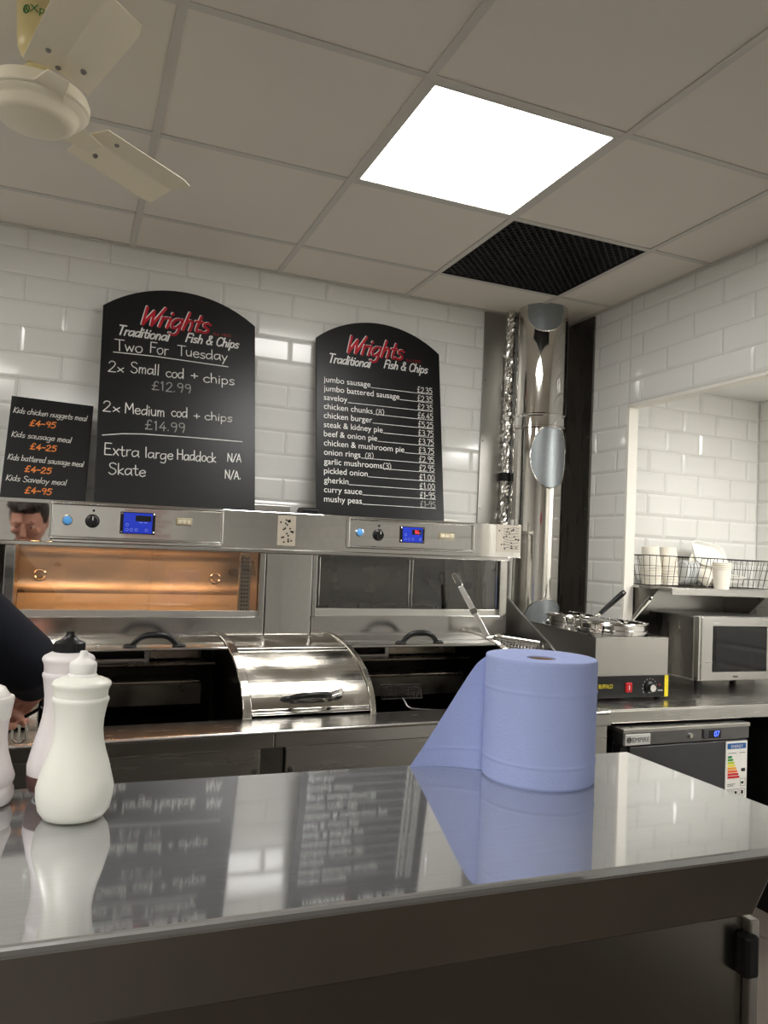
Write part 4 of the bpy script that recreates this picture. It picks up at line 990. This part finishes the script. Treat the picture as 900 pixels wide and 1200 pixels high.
def basket(x0, x1, y0, y1, z0, z1, nx, label):
    b = thing('wire_basket', label, 'basket', ((x0+x1)/2, (y0+y1)/2, z0))
    tp = .022
    def rect(z, r, k):
        i = tp*(1-k)
        m = MB(); m.tube([(x0+i, y0+i, z), (x1-i, y0+i, z), (x1-i, y1-i, z), (x0+i, y1-i, z)], r, 6, closed=True); return m
    m = rect(z1, .0024, 1); m.build('rim', WIRE, b, smooth=True)
    m = rect(z0+.003, .002, 0)
    for k in (.33, .66):
        q = rect(z0+(z1-z0)*k, .0013, k); m.add(q.v, q.f)
    for i in range(nx+1):
        u = i/nx
        xa = x0+tp+(x1-x0-2*tp)*u; xb = x0+(x1-x0)*u
        m.tube([(xb, y0, z1), (xa, y0+tp, z0+.003), (xa, y1-tp, z0+.003), (xb, y1, z1)], .0013, 5)
    for i in range(1, 4):
        u = i/4; ya = y0+tp+(y1-y0-2*tp)*u; yb = y0+(y1-y0)*u
        m.tube([(x0, yb, z1), (x0+tp, ya, z0+.003), (x1-tp, ya, z0+.003), (x1, yb, z1)], .0013, 5)
    m.build('mesh', WIRE, b, smooth=True)
    return b
basket(2.325, 2.690, 2.705, 2.865, 1.340, 1.472, 10, 'left wire basket on the shelf, holding inverted cups and lids')
basket(2.705, 3.06, 2.705, 2.865, 1.340, 1.472, 10, 'right wire basket on the shelf, holding foam trays')

def cup_mesh(r0, r1, h):   # r0 base, r1 rim, open at the rim (up)
    m = MB(); m.lathe([(0, .004), (r0-.002, .004), (r0, 0), (r0+.0004, .003), (r1, h-.003), (r1+.002, h-.004), (r1+.0034, h-.001), (r1+.002, h+.001), (r1-.0004, h), (r0-.001, .008), (0, .008)], (0, 0, 0), 36)
    return m
def cup_stack(pos, n, step, inv, tilt, label_fn, group, r0, r1, h, mt):
    proto = cup_mesh(r0, r1, h).build('paper_cup', mt, smooth=True, local=True)
    Rm = Euler(tilt).to_matrix()
    for k in range(n):
        o = proto if k == 0 else proto.copy()
        if k: COL.objects.link(o)
        o.location = Vector(pos)+Rm @ V(0, 0, (h if inv else 0)+k*step)
        o.rotation_euler = (Rm @ Euler((math.pi if inv else 0, 0, 0)).to_matrix()).to_euler()
        tag(o, label_fn(k), 'cup', group)
def posn(k, n):
    return ('bottom' if k == 0 else 'topmost' if k == n-1 else ['', 'second', 'third', 'fourth', 'fifth', 'sixth', 'seventh'][k])+(' cup' if k in (0, n-1) else ' cup up')
cup_stack((2.400, 2.775, 1.346), 7, .0125, True, (0, R(-5), 0), lambda k: posn(k, 7)+' in the left stack of inverted cups in the wire basket', 'left stack of inverted cups', .035, .0435, .092, CUP)
cup_stack((2.503, 2.790, 1.346), 7, .0125, True, (0, R(-1), 0), lambda k: posn(k, 7)+' in the second stack of inverted cups in the wire basket', 'second stack of inverted cups', .035, .0435, .092, CUP)
cup_stack((2.655, 2.627, 1.3385), 4, .0085, False, (0, 0, 0), lambda k: posn(k, 4)+' in the upright stack on the shelf edge in front of the baskets', 'upright cups on the shelf edge', .030, .039, .090, CUP)
# clear lids leaning in the left basket
lids = [(2.575+.020*k, 2.785) for k in range(4)]
lp = None
for k, (x, y) in enumerate(lids):
    m = MB(); m.lathe([(0, .004), (.040, .004), (.043, .010), (.052, .011), (.0555, .006), (.0555, 0), (.054, 0), (.054, .005)], (0, 0, 0), 36)
    o = m.build('clear_lid', CLEARP, smooth=True, local=True) if lp is None else lp.copy()
    if lp is None: lp = o
    else: COL.objects.link(o)
    o.location = (x, y, 1.403); o.rotation_euler = (0, R(-78), 0)
    tag(o, ['clear plastic lid beside the second cup stack, leftmost of four', 'clear plastic lid in the basket, second of four from the left', 'clear plastic lid in the basket, third of four from the left', 'clear plastic lid nearest the right end of the left basket'][k], 'lid', 'clear lids in the left basket')
# foam trays
def tray(w_, d_, h_):
    m = MB(); n = 36
    def rr(u, a, b, r):
        t_ = u*2*math.pi; c_, s = math.cos(t_), math.sin(t_)
        k = 5.; f = (abs(c_)**k+abs(s)**k)**(-1/k); return a*f*c_, b*f*s
    rings = [(.02, .003), (.78, .003), (.86, .006), (.94, h_-.004), (1.0, h_), (1.0, h_+.003), (.95, h_+.003), (.87, .009), (.78, .006), (.02, .006)]
    vs = []
    for s, z in rings:
        for k in range(n):
            x, y = rr(k/n, w_/2*s, d_/2*s, 0); vs.append((x, y, z))
    m.add(vs, [(i*n+k, i*n+(k+1) % n, (i+1)*n+(k+1) % n, (i+1)*n+k) for i in range(len(rings)-1) for k in range(n)]); return m
tp_ = tray(.20, .13, .022).build('foam_tray', POLY, smooth=True, local=True)
TR = [((2.735, 2.800, 1.478), (R(62), R(8), 0), 'white foam tray leaning up above the wire baskets'),
      ((2.800, 2.785, 1.352), (R(2), R(3), R(4)), 'white foam tray lying in the right basket, bottom one'),
      ((2.812, 2.785, 1.366), (R(2), R(-3), R(-6)), 'white foam tray lying in the right basket, second from the bottom'),
      ((2.812, 2.780, 1.382), (R(4), R(5), R(9)), 'white foam tray lying in the right basket, tilted top one')]
for k, (p, r, lb) in enumerate(TR):
    o = tp_ if k == 0 else tp_.copy()
    if k: COL.objects.link(o)
    o.location = p; o.rotation_euler = r; tag(o, lb, 'tray', 'foam trays in the basket')
fl_ = MB(); fl_.box(-.07, .07, -.05, .05, 0, .0025); 
o = fl_.build('paper_bag', CUP, bevel=.001, local=True); o.location = (2.66, 2.76, 1.42); o.rotation_euler = (R(70), R(38), R(-20)); tag(o, 'folded cream paper bag slanting between the two wire baskets', 'paper bag')

# ================================================================== loose utensils
sc = thing('chip_scoop', 'perforated chip scoop with a long ribbed handle leaning on the dark glass cabinet', 'scoop', (1.5, 2.6, 1.1))
p0, p1 = V(1.480, 2.600, 1.128), V(1.385, 2.715, 1.358)
d = (p1-p0); side = V(.93, -.10, .42); side = (side-d.normalized()*side.dot(d.normalized())).normalized(); nn = side.cross(d.normalized())
def strip(a, b, w_, th):
    A, B = p0+d*a, p0+d*b
    return MB().hexa([A-side*w_-nn*th, A+side*w_-nn*th, A+side*w_+nn*th, A-side*w_+nn*th, B-side*w_-nn*th, B+side*w_-nn*th, B+side*w_+nn*th, B-side*w_+nn*th])
h_ = strip(0, .80, .011, .0025).build('handle', mat('ribbed_grip', (.62, .60, .57, 1), .3, 1), sc, bevel=.002)
m = MB()
for i in range(30):
    A = p0+d*(.02+i*.0255); m.tube([A-side*.0085-nn*.003, A+side*.0085-nn*.003], .0016, 5)
m.build('ribs', STEELP, h_)
strip(.36, .44, .0125, .0045).build('clamp', STEELD, h_, bevel=.001)
m = MB(); m.tube([p0+side*.010+d*.80, p0+side*.010+d*.97, p0+d*1.0+side*.004, p0+d*1.0-side*.006, p0-side*.010+d*.96, p0-side*.010+d*.86], .003, 8); m.build('hook', STEELP, h_, smooth=True)
A0, A1 = V(1.535, 2.625, 1.083), V(1.655, 2.505, 1.072)
ax = (A1-A0).normalized(); sd = ax.cross(V(0, 0, 1)).normalized(); upv = sd.cross(ax)
m = MB(); m.grid(lambda u, v: A0+(A1-A0)*u+sd*.058*math.cos(math.pi*(.08+.84*v))+V(0, 0, 1)*.050*math.sin(math.pi*(.08+.84*v)), 14, 16); m.build('perforated_bowl', STEELP, sc, wire=.0032, fix=False)
for A in (A0, A1):
    m = MB(); m.tube([A+sd*.058*math.cos(math.pi*(.08+.84*v/16))+V(0, 0, 1)*.050*math.sin(math.pi*(.08+.84*v/16)) for v in range(17)], .003, 8); m.build('rim', STEELP, sc, smooth=True)
for s in (.012, -.012):
    m = MB(); m.tube([p0+side*s*.6, p0+V(.03, .005, .0)+side*s, A0+V(0, 0, .048)+sd*s*1.5], .003, 8); m.build('neck_rod', STEELP, sc, smooth=True)

bs = thing('chip_shovel', 'black mesh chip shovel lying in the dark right-hand pan', 'scoop', (1.1, 2.5, .90))
BKW = mat('blackened_wire', (.12, .115, .11, 1), .35, 1)
c0 = V(1.02, 2.535, .945)
m = MB(); m.grid(lambda u, v: V(1.022+.150*u, 2.50+.02*v, .925+.043*v), 16, 5); m.build('mesh_plate', BKW, bs, wire=.0022, fix=False)
m = MB(); m.tube([(1.02, 2.50, .925), (1.174, 2.50, .925), (1.172, 2.52, .969), (1.022, 2.52, .969)], .003, 8, closed=True); m.build('rim', BKW, bs, smooth=True)
m = MB(); m.tube([(1.100, 2.50, .925), (1.103, 2.47, .905), (1.115, 2.46, .897), (1.20, 2.445, .893), (1.34, 2.43, .892)], .004, 8); m.build('handle', BKW, bs, smooth=True)

wr = thing('wire_rack', 'bright bent wire rack held over the range ledge at far left', 'wire rack', (-.085, 2.09, .93))
m = MB()
for x in (-.098, -.083):
    pass
def uw(x0, x1, zt, zb, y): 
    r = (x1-x0)/2; cx = (x0+x1)/2
    return [(x0-.006, y+.02, zt), (x0, y, zb+r)]+[(cx-r*math.cos(k*math.pi/8), y, zb+r-r*math.sin(k*math.pi/8)) for k in range(1, 8)]+[(x1, y, zb+r), (x1-.004, y+.02, zt-.02)]
m.tube(uw(-.102, -.072, 1.04, .925, 2.09), .003, 8)
m.tube([(-.094, 2.11, 1.035), (-.088, 2.086, .964), (-.086, 2.086, .925)], .003, 8)
m.tube([(-.115, 2.10, 1.022), (-.08, 2.10, 1.018)], .002, 8)
m.build('wires', WIREW, wr, smooth=True)
m = MB(); m.tube([(-.075, 2.035, .998), (-.040, 2.020, 1.022)], .004, 8); m.build('grip', BLACK, wr, smooth=True)

# notices on the customer-side wall
ps = thing('poster', 'large price poster on the customer-side wall behind the photographer', 'poster', (.9, YF+.006, 1.5))
MB().box(.60, 1.25, YF+.0045, YF+.010, 1.2, 2.0).build('sheet', PAPER, ps)
MB().box(.62, 1.23, YF+.010, YF+.012, 1.85, 1.98).build('red_band', RED, ps)
m = MB()
for k in range(12): m.box(.66, 1.0+.15*((k*7) % 3)/3, YF+.010, YF+.0115, 1.26+k*.046, 1.275+k*.046)
m.build('lines', REDD, ps)

# ================================================================== person at the fryers
def capsules(bones, name, m_, parent, vox, smooth_it=4, extra=None):
    mb = MB()
    for (a, ra, b, r2) in bones:
        a, b = Vector(a), Vector(b)
        mb.ball(a, ra, 10); mb.ball(b, r2, 10)
        if (b-a).length > 1e-4: mb.tube([a, b], [ra, r2], 20)
    if extra: extra(mb)
    o = mb.build(name, m_, parent, local=True, fix=False)
    rm = o.modifiers.new('skin', 'REMESH'); rm.mode = 'VOXEL'; rm.voxel_size = vox; rm.use_smooth_shade = True
    if smooth_it:
        sm = o.modifiers.new('smooth', 'SMOOTH'); sm.factor = .5; sm.iterations = smooth_it
    return o
px_, py_ = PERSON_XY
pr = thing('person', 'person in a dark navy top leaning over the range at the left edge', 'person', (px_, py_, 0))
L_ = lambda x, y, z: V(x-px_, y-py_, z)
pel, che, nek = L_(-.38, 1.52, .90), L_(-.375, 1.575, 1.20), L_(-.355, 1.635, 1.375)
hd = L_(-.34, 1.70, 1.50)
shR, elR, wrR = L_(-.205, 1.62, 1.300), L_(-.076, 1.785, 1.165), L_(-.056, 1.985, 1.072)
shL, elL, wrL = L_(-.545, 1.62, 1.315), L_(-.56, 1.80, 1.12), L_(-.190, 2.035, 1.030)
def legs(f, sgn):
    hip = pel+V(sgn*.085, 0, -.02); kn = V(hip.x+sgn*.01, hip.y+.02, .48); an = V(hip.x+sgn*.015, hip.y-.03, .09)
    return hip, kn, an
hr, kr, ar = legs(0, 1); hl, kl, al = legs(0, -1)
fwd = (V(-.05, .86, -.42)).normalized(); upd = (V(0, 0, 1)-fwd*fwd.z).normalized(); rt = fwd.cross(upd).normalized()
def face(mb):
    def E(c, r, sc): 
        o = len(mb.v); mb.ball((0, 0, 0), r, 16)
        for i in range(o, len(mb.v)):
            p = mb.v[i]; mb.v[i] = c+rt*p.x*sc[0]+fwd*p.y*sc[1]+upd*p.z*sc[2]
    E(hd, .1, (.76, .92, 1.08)); E(hd+fwd*.028-upd*.05, .062, (.9, .9, .95))
    E(hd+fwd*.078-upd*.085, .022, (1.1, .8, .8))                  # chin
    mb.tube([hd+fwd*.093+upd*.012, hd+fwd*.111-upd*.030], [.008, .0135], 12); mb.ball(hd+fwd*.109-upd*.031, .0135, 8)
    for s in (-1, 1):
        E(hd+rt*s*.030+fwd*.088+upd*.022, .020, (1.25, .45, .4))   # brow
        E(hd+rt*s*.077-upd*.005-fwd*.005, .026, (.35, .75, 1.2))   # ear
        E(hd+rt*s*.040+fwd*.070-upd*.025, .022, (1, .7, .8))       # cheek
    E(hd+fwd*.094-upd*.061, .016, (1.5, .55, .35))                 # lips
def hand_bones(wr, dirv, palm_up, side, curl):
    # palm and five curled fingers
    dirv = dirv.normalized(); n = palm_up.normalized(); s = dirv.cross(n).normalized()*side
    B = [(wr, .024, wr+dirv*.03, .026)]
    k0 = wr+dirv*.078
    for j, (off, ln) in enumerate(((-.030, .062), (-.010, .074), (.010, .078), (.029, .068))):
        kn = k0+s*off*-1-dirv*abs(off)*.12
        B.append((wr+dirv*.018+s*off*-.6, .015, kn, .0115))
        p, dd = kn, dirv
        for q, fr_ in enumerate((.45, .32, .23)):
            ang = R(curl*(.9, 1.1, .8)[q]); dd = (dd*math.cos(ang)-n*math.sin(ang)).normalized()
            e = p+dd*ln*fr_; B.append((p, .0098-.0008*q, e, .0092-.0008*q)); p = e
    tb = wr+dirv*.022+s*.026
    t1 = tb+(dirv*.6+s*.7-n*.35).normalized()*.036; t2 = t1+(dirv*.9+s*.1-n*.45).normalized()*.028; t3 = t2+(dirv*.8-s*.3-n*.4).normalized()*.022
    B += [(tb, .0145, t1, .012), (t1, .0112, t2, .0104), (t2, .0104, t3, .0088)]
    return B
hR = hand_bones(wrR, V(-.35, .62, -.42), V(.35, -.35, .85), -1, 48)
hL = hand_bones(wrL, V(.85, .28, -.05), V(-.1, -.55, .8), 1, 40)
bones = [(pel, .125, che, .13), (che, .12, nek, .055), (nek, .054, hd-upd*.03, .052), (che+V(.06, 0, .05), .08, shR, .05), (che+V(-.06, 0, .05), .08, shL, .05),
         (shR, .048, elR, .040), (elR, .039, wrR, .026), (shL, .048, elL, .040), (elL, .039, wrL, .026),
         (hr, .085, kr, .055), (kr, .052, ar, .036), (hl, .085, kl, .055), (kl, .052, al, .036), (ar, .034, V(ar.x, ar.y+.13, .035), .028), (al, .034, V(al.x, al.y+.13, .035), .028)]
body = capsules(bones+hR+hL, 'body', SKIN, pr, .0042, 3, face)
up_ = [(pel+V(0, 0, .02), .150, che, .158), (che, .150, nek-V(0, .01, .05), .085), (che+V(.06, 0, .05), .11, shR, .075), (che+V(-.06, 0, .05), .11, shL, .075),
       (shR, .073, elR, .066), (elR, .064, wrR-(wrR-elR)*.30, .047), (shL, .073, elL, .066), (elL, .064, wrL-(wrL-elL)*.15, .046),
       (nek-V(0, .01, .05), .085, nek+V(0, 0, .0), .066)]
capsules(up_, 'jumper', NAVY, body, .009, 4)
capsules([(hr+V(0, 0, .06), .128, hr, .118), (hl+V(0, 0, .06), .128, hl, .118), (hr, .105, kr, .074), (kr, .072, ar, .056), (hl, .105, kl, .074), (kl, .072, al, .056)], 'trousers', TROUS, body, .010, 4)
for a in (ar, al): capsules([(V(a.x, a.y-.02, .05), .048, V(a.x, a.y+.04, .05), .046), (V(a.x, a.y+.04, .045), .044, V(a.x, a.y+.15, .037), .036)], 'shoe', SHOE, body, .008, 3)
def hairfn(mb):
    o = len(mb.v); mb.ball((0, 0, 0), .1, 20)
    for i in range(o, len(mb.v)):
        p = mb.v[i]; mb.v[i] = hd-fwd*.012+upd*.020+rt*p.x*.83+fwd*p.y*.97+upd*p.z*1.05
    rnd = random.Random(2)
    for k in range(60):     # fringe and crown tufts
        a = rnd.uniform(-1, 1); b = rnd.uniform(-.6, 1)
        base = hd+rt*a*.066+fwd*(.075*math.sqrt(max(0, 1-a*a))*b)+upd*(.085+.02*(1-abs(b)))
        tip = base+fwd*.030+upd*rnd.uniform(-.035, .006)+rt*rnd.uniform(-.02, .02)
        mb.tube([base, tip], [.014, .004], 8)
hair = capsules([], 'hair', HAIR, body, .006, 2, hairfn)
# keep hair off the face
def trim_hair():
    dg = bpy.context.evaluated_depsgraph_get(); bpy.context.view_layer.update()
    me = bpy.data.meshes.new_from_object(hair.evaluated_get(bpy.context.evaluated_depsgraph_get()))
    bm = bmesh.new(); bm.from_mesh(me)
    kill = [v for v in bm.verts if ((v.co-hd).dot(fwd) > .045 and (v.co-hd).dot(upd) < .055) or (v.co-hd).dot(upd) < -.06 or ((v.co-hd).dot(fwd) > .0 and (v.co-hd).dot(upd) < -.01)]
    bmesh.ops.delete(bm, geom=kill, context='VERTS'); bm.to_mesh(me); bm.free()
    hair.modifiers.clear(); hair.data = me
    md = hair.modifiers.new('solid', 'SOLIDIFY'); md.thickness = .004; md.offset = -1
trim_hair()
for s in (-1, 1):
    c_ = hd+rt*s*.031+fwd*.083+upd*.006
    m = MB(); m.ball(c_, .0115, 12); e = m.build('eye', WHITEPL, body, local=True, smooth=True)
    m = MB(); m.ball(c_+fwd*.0065-upd*.003, .0062, 10); m.build('iris', mat('brown_iris', srgb(60, 40, 28), .2), e, local=True, smooth=True)
    m = MB(); m.tube([c_+rt*u*.019+fwd*(.008-abs(u)*.006)+upd*(.020-.006*u*u) for u in (-1, -.5, 0, .5, 1)], [.002, .0036, .004, .0036, .002], 6); m.build('eyebrow', HAIR, body, local=True, smooth=True)
    m = MB(); o = len(m.v); m.ball((0, 0, 0), .0125, 12)
    m.v = [c_+p+upd*.0015 for p in m.v if True]; 
    m.f = [f for f in m.f if sum((m.v[i]-c_).dot(upd) for i in f)/len(f) > -.001]; m.m = [0]*len(m.f)
    m.build('eyelid', SKIN, body, local=True, smooth=True)
